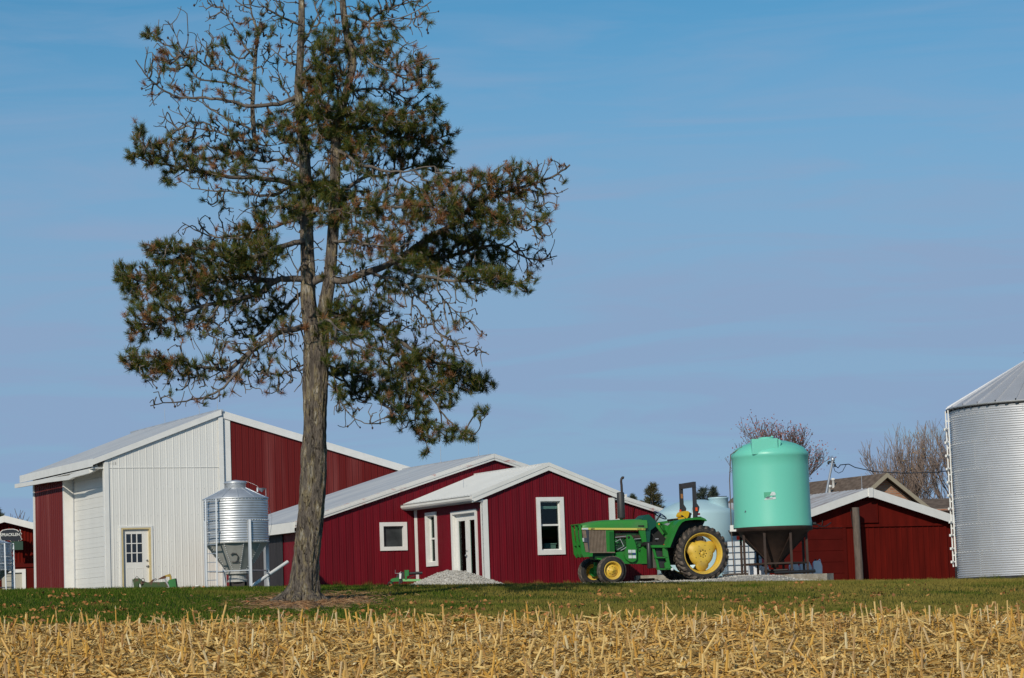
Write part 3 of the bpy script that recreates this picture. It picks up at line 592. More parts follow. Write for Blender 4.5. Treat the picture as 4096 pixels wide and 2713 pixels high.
# ---------------------------------------------------------------- hopper bottom feed bins
def hopper(loc, label, ladder_at, auger, R_=.915, leg0=.16):
    t = thing('feed_bin', label, 'feed bin', loc)
    H0, H1 = 1.25, 2.50
    prof = [(R_ + .006 * math.cos(2 * PI * k / 6), H0 + (H1 - H0) * k / 108) for k in range(109)]
    mb = MB(); mb.lathe(prof, 80); mb.build('barrel', M['galv'], t)
    mb = MB(); mb.lathe([(R_ + .03, H1 - .01), (R_ + .03, H1 + .01), (.31, H1 + .31)], 60)
    for k in range(12):
        a = 2 * PI * k / 12 + .2
        mb.beam((R_ * math.cos(a), R_ * math.sin(a), H1 + .02), (.32 * math.cos(a), .32 * math.sin(a), H1 + .315), .03, .012)
    mb.build('roof', M['galv'], t)
    mb = MB(); mb.lathe([(.30, H1 + .28), (.30, H1 + .43), (.33, H1 + .44), (.31, H1 + .50), (.001, H1 + .55)], 32); mb.build('lid', M['galv'], t)
    mb = MB(); mb.lathe([(R_ - .005, H0 + .01), (.30, .42)], 10, smooth=False)
    mb.lathe([(R_ + .016, H0 - .02), (R_ + .016, H0 + .02)], 60); hp = mb.build('hopper', M['galv_dull'], t)
    mb = MB()
    for k in range(10):
        a = 2 * PI * k / 10 + .02
        for q in np.linspace(.04, .96, 15):
            r = R_ + (.30 - R_) * q; mb.box((r * math.cos(a) - .009, r * math.sin(a) - .012, H0 + (.42 - H0) * q - .009), (r * math.cos(a) + .009, r * math.sin(a) + .006, H0 + (.42 - H0) * q + .009))
    for k in range(60):
        a = 2 * PI * k / 60; c, s = math.cos(a), math.sin(a)
        for z in (H0 + .02, H1 - .03, H0 + .62): mb.box((c * (R_ + .012) - .009, s * (R_ + .012) - .009, z - .009), (c * (R_ + .012) + .009, s * (R_ + .012) + .009, z + .009))
    mb.build('bolt_rows', M['bolt'], t)['kind'] = 'stuff'
    mb = MB(); mb.lathe([(.30, .42), (.34, .40), (.34, .37), (.25, .34), (.25, .22), (.30, .2), (.30, .14), (.2, .13)], 20, smooth=False); mb.build('boot', M['galv_dull'], t)
    mb = MB(); mb.box((-.22, -.2, -.2), (.22, .25, .14)); mb.tube([(-.2, .05, .05), (.25, .05, .05)], .13, 12); mb.build('auger_box', mat('auger_rust', (.035, .03, .028), .8, var=.4), t)
    for k in range(4):
        a = -PI / 2 + leg0 + k * PI / 2 + .35; c, s = math.cos(a), math.sin(a)
        mb = MB(); x, y = c * (R_ + .035), s * (R_ + .035)
        mb.box((x - .045, y - .008, -.35), (x + .045, y + .008, H0 + .62)); mb.box((x - .045, y - .03, -.35), (x - .033, y + .03, H0 + .62)); mb.box((x + .033, y - .03, -.35), (x + .045, y + .03, H0 + .62)); mb.build('leg', M['galv_post'], t)
    mb = MB()
    for k in range(4):
        a = -PI / 2 + leg0 + k * PI / 2 + .35; b = a + PI / 2
        mb.beam(((R_ + .03) * math.cos(a), (R_ + .03) * math.sin(a), .45), ((R_ + .03) * math.cos(b), (R_ + .03) * math.sin(b), .45), .03, .03)
    mb.build('brace', M['galv_post'], t)
    a = ladder_at
    lp = lambda dr, dt, z: (math.cos(a) * (R_ + dr) - math.sin(a) * dt, math.sin(a) * (R_ + dr) + math.cos(a) * dt, z)
    mb = MB()
    for dt in (-.20, .20): mb.beam(lp(.13, dt * 1.0, H1 - .02), lp(.17, dt, -.2), .035, .05)
    z = H1 - .05
    while z > .2: mb.beam(lp(.14, -.2, z), lp(.14, .2, z), .022, .022); z -= .25
    for z in (H1 - .05, H0 + .3): 
        for dt in (-.2, .2): mb.beam(lp(-.01, dt, z), lp(.13, dt, z), .03, .03)
    mb.build('ladder', M['galv_post'], t)
    return t, hp
h1, hp = hopper((-8.05, 75.0, 1.19), 'galvanized hopper bottom feed bin with ladder, standing between the white barn and the pine trunk', -PI / 2 - .62, True)
mb = MB()   # faded black numeral stroke on the hopper
P_ = [(-.10, .90), (-.04, .95), (.05, .93), (.10, .85), (.07, .74), (.0, .70), (-.10, .70)]
def onhop(x, z): r = .915 + (.30 - .915) * (1.26 - z) / .84; return (x, -math.sqrt(max(.01, r * r - x * x)) - .004, z)
for (x0_, z0_), (x1_, z1_) in zip(P_, P_[1:]): mb.beam(onhop(x0_, z0_), onhop(x1_, z1_), .03, .006, up=(0, -1, .3))
mb.beam(onhop(0, .70), onhop(.15, .69), .03, .006, up=(0, -1, .3)); mb.build('painted_numeral', M['tin_mark'], hp)
mb = MB(); mb.tube([(.32, -.05, 3.0), (.62, -.1, 2.86), (.74, -.12, 2.72)], .004, 5); mb.lathe([(.001, -.12), (.125, 0)], 14, (.76, -.1, 2.78)); mb.box((.62, -.12, 2.68), (.66, -.08, 2.80)); mb.tube([(.88, -.1, 2.78), (.88, -.1, 2.52)], .007, 6)
mb.tube([(.88, -.1, 2.5), (.95, .0, 2.2), (1.02, .05, 1.95), (.98, .08, 1.6), (.9, .05, 1.3)], .006, 5); mb.build('lid_opener', M['galv_post'], h1)
ap_ = [tuple(np.array(W(*p)) - np.array([-8.05, 75, 1.19])) for p in ((1003, 2348, 74.4), (1150, 2248, 75.6))]
mb = MB(); mb.tube([ap_[0], ap_[1]], .05, 12); mid = [(ap_[0][i] * .53 + ap_[1][i] * .47) for i in range(3)]; mb.build('auger_tube', M['white_trim'], h1)
mb = MB(); d_ = Vector(ap_[1]) - Vector(ap_[0]); mb.tube([tuple(Vector(mid) - d_ * .02), tuple(Vector(mid) + d_ * .02)], .058, 12); mb.build('coupling', M['steel'], h1)
h2p = W(-16, 2358, 74)
h2, _ = hopper((h2p[0] - .44, 74, 1.12), 'hopper bottom feed bin cut off by the left edge of the photo', -PI / 2 + 1.12, False, R_=.88, leg0=-.04)
h2.scale = (1, 1, .60)

# ---------------------------------------------------------------- concrete slab and gravel
mb = MB(); rs = random.Random(2)
def slab_edge(n, x0, x1, y):
    return [(x0 + (x1 - x0) * i / n, y + rs.uniform(-.05, .05)) for i in range(n + 1)]
fr = slab_edge(14, 5.4, 9.0, 77.4); bk = [(9.25, 77.9), (9.3, 82.5), (5.4, 82.5)]
poly = fr + bk; n = len(poly); zt_ = [1.03] * n
mb.add([(x, y, z + rs.uniform(-.01, .01)) for (x, y), z in zip(poly, zt_)] + [(x + rs.uniform(-.03, .03), y - (.06 if i < 15 else 0), .55) for i, (x, y) in enumerate(poly)],
       [tuple(range(n))] + [(i, (i + 1) % n, n + (i + 1) % n, n + i) for i in range(n)], False)
mb.build('concrete_slab', M['concrete'], None, label='rough concrete slab carrying the green cone tank', cat='slab')
xs = np.arange(-4.5, 10.4, .12); ys = np.arange(71.4, 84.0, .15); X, Y = np.meshgrid(xs, ys); rng_ = np.random.default_rng(1)
def ss(a, b, x): t = np.clip((x - a) / (b - a), 0, 1); return t * t * (3 - 2 * t)
def lerp(a, b, t): return a + (b - a) * t
front = np.interp(X, [-4.5, 0, 2.2, 4, 6, 9.6, 10.4], [76.6, 75.2, 73.3, 72.6, 72.9, 76.2, 77.2])
lift = np.interp(X, [-4.5, 1.0, 2.5, 4.8, 5.4, 6.3, 7.4, 8.0, 9, 10.2], [.0, .03, .075, .12, .14, .24, .24, .12, .05, .02])
Z = gz(X, Y) + (lift + .012) * ss(-.1, 1.2, Y - front) - .06 * (1 - ss(-.5, .1, Y - front)) + rng_.normal(0, .008, X.shape)
v = np.stack([X, Y, Z], -1).reshape(-1, 3); nx = len(xs); ii, jj = np.meshgrid(np.arange(nx - 1), np.arange(len(ys) - 1)); a = (jj * nx + ii).ravel()
npmesh('gravel_yard', v, np.stack([a, a + 1, a + nx + 1, a + nx], 1), mat('yard_gravel', (.30, .28, .25), .95, 0, .4, 9, col2=(.42, .38, .33), bump=.9, bs=22), smooth=True, kind='structure')
def yard_z(x, y):
    i = int(round((x + 4.5) / .12)); j = int(round((y - 71.4) / .15)); return float(Z[min(max(j, 0), Z.shape[0] - 1), min(max(i, 0), nx - 1)])
# stones scattered over a surface
def stones(name, fn, n, s0, s1, cols, parent=None, **kw):
    rg = np.random.default_rng(11); base = np.array([(1, 0, 0), (-1, 0, 0), (0, 1, 0), (0, -1, 0), (0, 0, 1), (0, 0, -1)], float)
    fc = np.array([(0, 2, 4), (2, 1, 4), (1, 3, 4), (3, 0, 4), (2, 0, 5), (1, 2, 5), (3, 1, 5), (0, 3, 5)])
    c = np.array([fn(rg) for _ in range(n)]); s = rg.uniform(s0, s1, (n, 1, 1)) * rg.uniform(.6, 1.3, (n, 6, 1))
    v = (c[:, None, :] + base[None] * s * rg.uniform(.6, 1.2, (n, 1, 3))).reshape(-1, 3)
    f = (fc[None] + 6 * np.arange(n)[:, None, None]).reshape(-1, 3)
    return npmesh(name, v, f, mat(name + '_stone', cols[0], .9, col2=cols[1:], island=True, thr=(0, 1)), parent, **kw)
cols = [(.30, .27, .23), (.48, .45, .40), (.62, .59, .53)]
def yf(rg):
    while True:
        x, y = rg.uniform(-1, 9.8), rg.uniform(72.6, 79.5)
        if y > np.interp(x, [-4.5, 0, 2.2, 4, 6, 9.6, 10.4], [76.6, 75.2, 73.3, 72.6, 72.9, 76.2, 77.2]): return (x, y, yard_z(x, y))
stones('gravel_stones', yf, 14000, .008, .03, cols, kind='stuff', label='loose grey gravel around the tractor')
# gravel pile
gx, gy = -1.90, 76.35
pile = thing('gravel_pile', 'pale grey gravel heap in front of the office double door', 'gravel pile', (gx, gy, .98))
hx = [-1.42, -1.2, -.9, -.55, -.2, .1, .35, .7, 1.0, 1.3, 1.6]; hh = [0, .10, .22, .38, .47, .46, .42, .30, .20, .10, 0]
xs_ = np.arange(-1.45, 1.62, .05); ys_ = np.arange(-1.0, 1.0, .05); X2, Y2 = np.meshgrid(xs_, ys_)
hgt = np.interp(X2, hx, hh) * np.clip(1 - (np.abs(Y2) / .95) ** 1.6, 0, 1) + rng_.normal(0, .008, X2.shape)
Z2 = gz(X2 + gx, Y2 + gy) - .98 + hgt + .02 - .08 * (hgt < .02)
v = np.stack([X2, Y2, Z2], -1).reshape(-1, 3); n2 = len(xs_); ii, jj = np.meshgrid(np.arange(n2 - 1), np.arange(len(ys_) - 1)); a = (jj * n2 + ii).ravel()
npmesh('mound', v, np.stack([a, a + 1, a + n2 + 1, a + n2], 1), M['gravel'], pile, smooth=True)
def pf(rg):
    while True:
        i, j = rg.integers(0, X2.shape[1]), rg.integers(0, X2.shape[0])
        if hgt[j, i] > .02: return (X2[j, i] + rg.uniform(-.03, .03), Y2[j, i] + rg.uniform(-.03, .03), Z2[j, i] + .004)
o = stones('stones', pf, 9000, .008, .026, cols, pile); o['kind'] = 'stuff'

# ---------------------------------------------------------------- green cone bottom tank on its steel frame
tkx, tky, tkz = 7.66, 79.3, 1.03
tk = thing('cone_tank', 'mint green cone bottom poly tank on a dark brown steel frame', 'tank', (tkx, tky, tkz))
mg = bpy.data.materials.new('mint_poly'); mg.use_nodes = True; b_ = mg.node_tree.nodes['Principled BSDF']; b_.inputs['Base Color'].default_value = (.165, .60, .46, 1); b_.inputs['Roughness'].default_value = .38
b_.inputs['Subsurface Weight'].default_value = .15; b_.inputs['Subsurface Radius'].default_value = (.3, .5, .4)
TR = 1.16; z0, z1 = 1.44, 3.55
mb = MB(); mb.lathe([(TR + .02, z0), (TR + .02, z0 + .12), (TR, z0 + .3), (TR - .01, z1 - .3), (TR, z1), (TR + .012, z1 + .02), (TR + .008, z1 + .10), (TR - .04, z1 + .18), (TR * .88, z1 + .29), (TR * .7, z1 + .40), (TR * .45, z1 + .49), (TR * .2, z1 + .53), (.001, z1 + .54)], 72)
mb.build('tank_body', mg, tk)
mb = MB(); mb.prism([(-.62, z1 + .06), (.15, z1 + .06), (.15, z1 + .52), (-.62, z1 + .52)], -1.08, -.55); mb.prism([(.15, z1 + .07), (.25, z1 + .36), (.25, z1 + .46), (.15, z1 + .52)], -1.0, -.5)
mb.build('manway_block', mg, tk)
mb = MB(); mb.lathe([(.22, z1 + .4), (.22, z1 + .58), (.001, z1 + .60)], 24, (-.15, -.6, 0)); mb.lathe([(.04, z1 + .5), (.04, z1 + .62), (.001, z1 + .62)], 10, (.04, -.6, 0)); mb.build('lid', mg, tk)
mb = MB(); mb.lathe([(TR + .03, z0 + .02), (TR + .03, z0 - .10), (TR - .06, z0 - .12), (.12, .34), (.12, .24), (.001, .24)], 48, smooth=True); mb.build('skirt_and_shaded_cone', M['brown_steel'], tk)  # steel skirt, and the tank cone with its shade put in as dark brown
mb = MB(); mb.prism([(-1.33, z0 - .03), (-.6, z0 - .03), (-.6, z0 - .2), (-1.25, z0 - .2)], -.12, .3); mb.build('bracket_plate', M['brown_steel'], tk)
for k in range(8):
    a = -PI / 2 - .36 + k * PI / 4; r_ = 1.02
    x, y = r_ * math.cos(a), r_ * math.sin(a)
    mb = MB(); mb.box((x - .035, y - .035, 0), (x + .035, y + .035, z0 - .1)); mb.box((x - .07, y - .07, 0), (x + .07, y + .07, .02)); mb.build('leg', M['brown_steel'], tk)
mb = MB()
for k in range(8):
    a = -PI / 2 - .36 + k * PI / 4; b = a + PI / 4; r_ = 1.02
    mb.beam((r_ * math.cos(a), r_ * math.sin(a), .36), (r_ * math.cos(b), r_ * math.sin(b), .36), .035, .05)
    mb.beam((r_ * math.cos(a), r_ * math.sin(a), z0 - .25), (.14 * math.cos(a), .14 * math.sin(a), .34), .03, .03)
mb.build('brace', M['brown_steel'], tk)
mb = MB(); mb.tube([(-.1, -1.04, .08), (.5, -.95, .08), (1.12, -.78, .09)], .05, 10); mb.tube([(0, 0, .25), (0, 0, .12), (-.32, -.3, .14)], .05, 10); mb.tube([(-.2, -.2, .16), (.35, -.4, .16)], .035, 8); mb.ball((.42, -.9, .14), .07); mb.build('valve_pipe', M['black'], tk)
ml = mat('label_white', (.6, .66, .66), .5); mlg = mat('label_green', (.04, .35, .2), .5); mdk = mat('label_dark', (.08, .12, .14), .5)
lp = lambda x, d=.0: -math.sqrt((TR + .002 + d) ** 2 - x * x)
mb = MB(); ds = lambda pts, d: mb.add([(x, lp(x, d), z) for x, z in pts], [tuple(range(len(pts)))], False)
mb.mi = 1; ds([(-.33, 2.31), (-.18, 2.31), (-.08, 2.40), (-.08, 2.47), (-.33, 2.47)], .004)
mb.mi = 0; ds([(-.30, 2.345), (-.16, 2.37), (-.10, 2.47), (-.02, 2.47), (.01, 2.42), (.01, 2.37), (-.22, 2.36)], .006)
mb.mi = 0; ds([(-.34, 2.24), (-.27, 2.30), (-.05, 2.31), (.0, 2.33), (.02, 2.26), (-.04, 2.25)], .006)
mb.mi = 2; ds([(-.30, 2.31), (-.17, 2.345), (-.17, 2.30), (-.25, 2.28)], .009); ds([(-.09, 2.335), (.01, 2.335), (.01, 2.325), (-.09, 2.31)], .009); ds([(-.24, 2.265), (-.07, 2.27), (-.07, 2.28), (-.24, 2.275)], .009)
mb.build('sticker', [ml, mlg, mdk], tk)
mb = MB(); mb.add([(x, lp(x, .003), z) for x, z in [(-.88, 1.97), (-.855, 1.94), (-.86, 1.90), (-.90, 1.90)]], [(0, 1, 2, 3)]); mb.build('scuff_mark', mdk, tk)
mb = MB(); mb.tube([(-1.25, -.35, 0), (-1.28, -.35, 1.4), (-1.27, -.35, 2.9), (-1.2, -.3, z1 + .12), (-.85, -.4, z1 + .34)], .016, 6); mb.build('sight_tube', M['wood'], tk)
mb = MB(); mb.box((-1.33, -.38, 1.36), (-1.14, -.3, 1.42)); mb.box((-1.32, -.38, 1.42), (-1.22, -.3, 1.55)); mb.build('fitting', M['white_trim'], tk)
mb = MB(); mb.lathe([(.05, -.05), (.05, .1)], 10, (TR + .03, -.1, z0 + .08), 'x'); mb.tube([(TR + .1, -.1, z0 + .08), (TR + .3, -.1, z0 - .02), (TR + .45, 0, z0 + .0), (TR + .62, .2, z0 + .1)], .018, 6); mb.build('outlet', M['black'], tk)

# ---------------------------------------------------------------- pale blue tank behind the tractor
bt = thing('poly_tank', 'pale blue domed poly storage tank behind the tractor', 'tank', (5.66, 84.1, 1.0)); bt.scale = (.92, .92, .965)
mbl = bpy.data.materials.new('blue_poly'); mbl.use_nodes = True; b_ = mbl.node_tree.nodes['Principled BSDF']; b_.inputs['Base Color'].default_value = (.42, .60, .66, 1); b_.inputs['Roughness'].default_value = .4
mb = MB(); mb.lathe([(1.40, 0), (1.40, 1.0), (1.385, 1.02), (1.385, 1.06), (1.40, 1.08), (1.39, 2.18), (1.37, 2.26), (1.27, 2.34), (1.0, 2.48), (.7, 2.60), (.4, 2.68), (.001, 2.70)], 64); mb.build('tank_body', mbl, bt)
mb = MB(); mb.lathe([(.34, 2.3), (.34, 2.68), (.36, 2.69), (.36, 2.73), (.001, 2.75)], 32, (.80, -.35, 0)); mb.build('manway', mbl, bt)
mb = MB(); mb.box((.5, -.4, 2.75), (.6, -.3, 2.78)); mb.tube([(.6, -.35, 2.76), (1.1, -.35, 2.76)], .012, 6); mb.build('lid_hinge', M['black'], bt)
# ---------------------------------------------------------------- caged white tote
ib = thing('caged_tote', 'white caged liquid tote on a pallet between the tractor and the green tank', 'tote', (6.96, 82.1, 1.04), .08)
mt = bpy.data.materials.new('tote_plastic'); mt.use_nodes = True; b_ = mt.node_tree.nodes['Principled BSDF']; b_.inputs['Base Color'].default_value = (.62, .66, .70, 1); b_.inputs['Roughness'].default_value = .45
mb = MB(); mb.box((-.55, -.5, .14), (.50, .5, 1.12)); mb.build('bottle', mt, ib)
mb = MB()
for z in (.2, .39, .58, .78, .97, 1.15):
    mb.tube([(-.58, -.53, z), (.53, -.53, z), (.53, .53, z), (-.58, .53, z), (-.58, -.53, z)], .012, 6)
for k in range(6): x = -.58 + 1.11 * k / 5; mb.tube([(x, -.53, .1), (x, -.53, 1.15)], .012, 6)
for k in range(5): y = -.53 + 1.06 * k / 4; mb.tube([(.53, y, .1), (.53, y, 1.15)], .012, 6); mb.tube([(-.58, y, .1), (-.58, y, 1.15)], .012, 6)
mb.build('cage', mat('cage_blue_grey', (.16, .24, .34), .5, .4), ib)
mb = MB(); mb.box((-.6, -.55, 0), (.55, .55, .03)); mb.box((-.6, -.55, .1), (.55, .55, .13))
for x in (-.58, -.06, .45): mb.box((x, -.54, .03), (x + .1, .54, .1))
mb.build('pallet', M['wood'], ib)
mb = MB(); mb.lathe([(.12, 1.12), (.12, 1.16), (.001, 1.17)], 20); mb.build('cap', mlg, ib)
# white plastic drums and jugs by the tank
mj = bpy.data.materials.new('white_jug'); mj.use_nodes = True; b_ = mj.node_tree.nodes['Principled BSDF']; b_.inputs['Base Color'].default_value = (.72, .74, .80, 1); b_.inputs['Roughness'].default_value = .5
def jug(x, y, w_, h, lab, tilt=0):
    t = thing('plastic_jug', lab, 'jug', (x, y, 1.04)); t.rotation_euler = (0, tilt, 0)
    mb = MB(); hw = w_ / 2
    mb.prism([(-hw, 0), (hw, 0), (hw, h * .62), (hw * .8, h * .85), (hw * .3, h), (-hw * .75, h), (-hw, h * .85)], -.14, .14); mb.build('body', mj, t)
    mb = MB(); mb.tube([(hw * .1, 0, h), (hw * .55, 0, h * 1.12), (hw * .75, 0, h * .85)], .018, 6); mb.build('handle', mj, t)
    mb = MB(); mb.lathe([(.035, h - .02), (.035, h + .05), (.001, h + .05)], 12, (-hw * .45, 0, 0)); mb.build('cap', M['black'], t)
jug(7.18, 80.9, .36, .36, 'white plastic jug just right of the caged tote', .06)
jug(7.48, 80.95, .30, .30, 'white plastic jug tipped against the second tank leg', .12)
jug(8.42, 81.0, .30, .36, 'white jug left of the other two under the right side of the cone tank')
jug(8.78, 81.0, .36, .36, 'white jug in the middle of the three under the right side of the cone tank')
jug(9.12, 80.9, .26, .42, 'tall bluish white jug at the right end of the slab', .03)

# ---------------------------------------------------------------- rusty loader frame by the white barn, green implement by the shed
mgr = mat('old_green', (.035, .075, .02), .7, 0, .4, 6, col2=(.10, .05, .03), thr=(.5, .6)); mrs = mat('rust', (.10, .04, .022), .85, 0, .4, 8); mye = mat('old_yellow', (.45, .30, .05), .7, 0, .3, 5); mjd = mat('implement_green', (.01, .16, .025), .45, var=.15)
ic = W(530, 2362, 76.0)
im = thing('loader_frame', 'rusty green and yellow machinery frame lying in front of the white barn entry door', 'machinery', (ic[0], 76.0, 1.12))
q = lambda px, py: ((px - 310) / 5.23 / 138, (1470 - py) / 5.23 / 138 + .06)
def pr(name, pts, y0, y1, m_): mb = MB(); mb.prism([q(*p) for p in pts], y0, y1); return mb.build(name, m_, im)
pr('upright', [(325, 1480), (350, 1400), (330, 1230), (360, 1200), (460, 1200), (510, 1240), (540, 1320), (500, 1340), (450, 1300), (440, 1480), (400, 1480), (390, 1330), (370, 1480)], -.1, .05, mgr)
pr('beam', [(500, 1250), (620, 1290), (780, 1290), (900, 1295), (1060, 1290), (1100, 1400), (960, 1410), (900, 1450), (700, 1460), (600, 1480), (510, 1480), (490, 1350)], -.05, .1, mgr)
pr('arm', [(670, 1295), (740, 1230), (765, 1240), (720, 1300)], -.02, .04, mrs); pr('arm', [(830, 1240), (940, 1180), (990, 1160), (1020, 1190), (1000, 1225), (900, 1235)], -.03, .03, mrs)
pr('hook', [(985, 1160), (1100, 1130), (1125, 1180), (1130, 1250), (1090, 1260), (1095, 1195), (1030, 1190)], -.04, .02, mye)
pr('side_plate', [(1070, 1300), (1080, 1260), (1215, 1230), (1250, 1480), (1130, 1480), (1090, 1390)], -.15, .2, mjd)
pr('strut', [(975, 1230), (1010, 1225), (1100, 1400), (1070, 1400)], -.12, -.08, M['steel'])
mb = MB(); mb.tube([(q(330, 1210)[0], -.1, q(330, 1210)[1]), (q(318, 1300)[0], -.12, q(318, 1300)[1]), (q(320, 1470)[0], -.12, q(320, 1470)[1])], .008, 6)
for cx, cy, r_ in ((415, 1195, 30), (540, 1240, 35), (805, 1238, 18)):
    c_ = q(cx, cy); mb.tube([(c_[0] + r_ / 722 * math.cos(a), -.08, c_[1] + r_ / 722 * math.sin(a)) for a in np.linspace(0, 2 * PI, 13)], .008, 6, cap=False)
mb.build('hose', M['black'], im)
ic = W(1555, 2345, 77.6)
im = thing('mower_hitch', 'bright green implement hitch with gauge wheel beside the gravel heap', 'machinery', (ic[0], 77.3, 1.04))
q = lambda px, py: ((px - 545) / 4.75 / 136, (1405 - py) / 4.75 / 136 + .02); mjl = mat('light_green', (.16, .42, .14), .5)
pr('arm', [(580, 1330), (600, 1250), (650, 1235), (760, 1225), (760, 1300), (640, 1300), (610, 1340)], -.04, .04, mjd)
pr('drawbar', [(820, 1255), (1180, 1272), (1180, 1310), (830, 1302)], -.05, .05, mjl)
pr('gear_case', [(865, 1090), (945, 1090), (945, 1195), (905, 1210), (905, 1260), (865, 1260), (862, 1180)], -.08, .08, mjd)
pr('bracket', [(720, 1180), (760, 1130), (850, 1120), (850, 1250), (800, 1340), (760, 1300), (750, 1230), (690, 1225)], -.03, .03, M['black'])
pr('jack_stand', [(765, 1150), (803, 1150), (795, 1250), (760, 1250)], -.07, -.03, M['white_trim']); pr('jack_stand', [(757, 1250), (795, 1250), (765, 1405), (738, 1405)], -.06, -.03, M['black'])
mb = MB(); mb.lathe([(.06, -.06), (.09, -.05), (.09, .05), (.06, .06)], 20, (q(590, 1360)[0], 0, q(590, 1360)[1] + .02), 'y'); mb.build('wheel', M['black'], im)
mb = MB(); a_, b_ = q(945, 1155), q(1200, 1155); mb.tube([(a_[0], 0, a_[1]), (b_[0], 0, b_[1])], .045, 12); mb.tube([(q(1060, 1200)[0], .0, q(1060, 1200)[1]), (q(930, 1250)[0], 0, q(930, 1250)[1])], .012, 6); mb.build('drive_shaft', M['black'], im)
mb = MB(); mb.tube([(q(*p)[0], -.05, q(*p)[1]) for p in ((690, 1080), (685, 1145), (760, 1150), (800, 1120))], .009, 6); mb.build('crank', M['steel'], im)
# block and plate behind the front wheels
mb = MB(); mb.box((0, 0, 0), (1.5, .4, .2)); o = mb.build('concrete_block', M['concrete'], None, label='long low concrete block behind the tractor front wheels', cat='block'); o.location = (3.55, 80.9, 1.0); o.rotation_euler = (0, 0, .1)
mb = MB(); mb.box((0, 0, 0), (.6, .3, .045)); mb.box((.05, .02, .045), (.5, .06, .09)); o = mb.build('rusty_plate', mrs, None, label='rusty steel plate on the gravel under the tractor', cat='plate'); o.location = (3.4, 76.6, yard_z(3.6, 76.7))
# ---------------------------------------------------------------- tractor (local frame: x forward, y to the near side, z up; origin under the rear axle)
TH = R(18.5)
near = Vector((math.sin(TH), -math.cos(TH), 0)) * .93
rw = W(2819, 2325, 75.5); near *= .967
tr = thing('tractor', 'green farm tractor with yellow wheels, black roll bar and tall exhaust, facing left', 'tractor', (rw[0] - near.x, 75.5 - near.y, rw[2]), PI + TH); tr.scale = (.967, .967, .967)
G = mat('tractor_green', (.022, .20, .028), .42, 0, .12, 3, col2=(.05, .17, .045), thr=(.5, .8), spec=.35); G2 = mat('hood_green', (.042, .24, .042), .42, 0, .08, 2, col2=(.09, .20, .075), thr=(.5, .85), spec=.35); TG = mat('dash_green', (.004, .075, .045), .5)
YE = mat('wheel_yellow', (.66, .43, .05), .5, 0, .10, 4, col2=(.50, .34, .10), thr=(.52, .8)); YS = mat('seat_yellow', (.68, .42, .01), .55); YP = mat('stripe_yellow', (.62, .55, .12), .5)
BK = mat('tractor_black', (.012, .012, .013), .5); RUB = mat('rubber', (.022, .020, .019), .85, 0, .25, 8, col2=(.075, .06, .05), thr=(.50, .75)); RUBD = mat('dusty_tread', (.055, .043, .036), .95, 0, .35, 9, col2=(.17, .135, .105), thr=(.42, .66)); DK = mat('engine_dark', (.012, .012, .011), .7); DUST = mat('dusty_panel', (.20, .15, .11), .9, 0, .2, 6)
EN = mat('engine_green', (.012, .045, .016), .5, 0, .6, 12); ROP = mat('rops_grey', (.035, .034, .036), .5); ORG = mat('orange_lens', (.8, .09, .01), .3)
def tx(X, Y, y=0.): return ((1632 + 156 * y - X) * .00259, (1390 + (1780 - X) * .031 - Y) * .0024)
def tp(name, pts, y0, y1, m_, parent=tr, yref=None):
    mb = MB(); mb.prism([tx(a, b, yref if yref is not None else max(y0, y1)) for a, b in pts], y0, y1); return mb.build(name, m_, parent)
def tt(name, pts, r, m_, parent=tr, n=8):
    mb = MB(); mb.tube([(tx(a, b, y)[0], y, tx(a, b, y)[1]) for a, b, y in pts], r, n); return mb.build(name, m_, parent)
# hood: rounded cross section lofted along its length
st = []
for X_, top, half, bot in ((285, 700, .30, 738), (300, 690, .335, 738), (380, 668, .35, 737), (480, 652, .355, 737), (620, 640, .36, 736), (780, 632, .36, 735), (920, 628, .36, 735), (1075, 623, .36, 735)):
    x, zt_ = tx(X_, top, .2); zb_ = tx(X_, bot, .36)[1]
    sec = [(half, zb_), (half, zb_ + (zt_ - zb_) * .55), (half * .92, zb_ + (zt_ - zb_) * .85), (half * .7, zt_), (0, zt_ + .02), (-half * .7, zt_), (-half * .92, zb_ + (zt_ - zb_) * .85), (-half, zb_ + (zt_ - zb_) * .55), (-half, zb_)]
    st.append([(x, a, b) for a, b in sec])
mb = MB(); vs_ = sum(st, []); k = 9
mb.add(vs_, [(i * k + j, i * k + j + 1, (i + 1) * k + j + 1, (i + 1) * k + j) for i in range(len(st) - 1) for j in range(k - 1)], True)
mb.add(st[0], [tuple(range(9))], False); mb.add(st[-1], [tuple(range(9))[::-1]], False); hood = mb.build('hood', G2, tr)
for s in (1, -1):
    mb = MB(); mb.prism([tx(a, b, .365) for a, b in ((298, 735), (1072, 733), (1072, 757), (298, 758))], s * .345, s * .368); sp_ = mb.build('stripe', YP, hood)
a_ = tx(1010, 746, .37); text_mesh('lettering', 'JOHN DEERE', .062, M['black'], hood, (a_[0] - .08, .371, a_[1]), (PI / 2, 0, PI), .001)
a_ = tx(430, 747, .37); text_mesh('lettering', '6603', .062, M['black'], hood, (a_[0], .371, a_[1]), (PI / 2, 0, PI), .001)
tp('badge', [(300, 737), (375, 736), (375, 756), (300, 757)], .366, .372, ml, hood, yref=.365)
tp('vent', [(985, 700), (1058, 698), (1058, 720), (985, 716)], .355, .368, DK, hood, yref=.36)
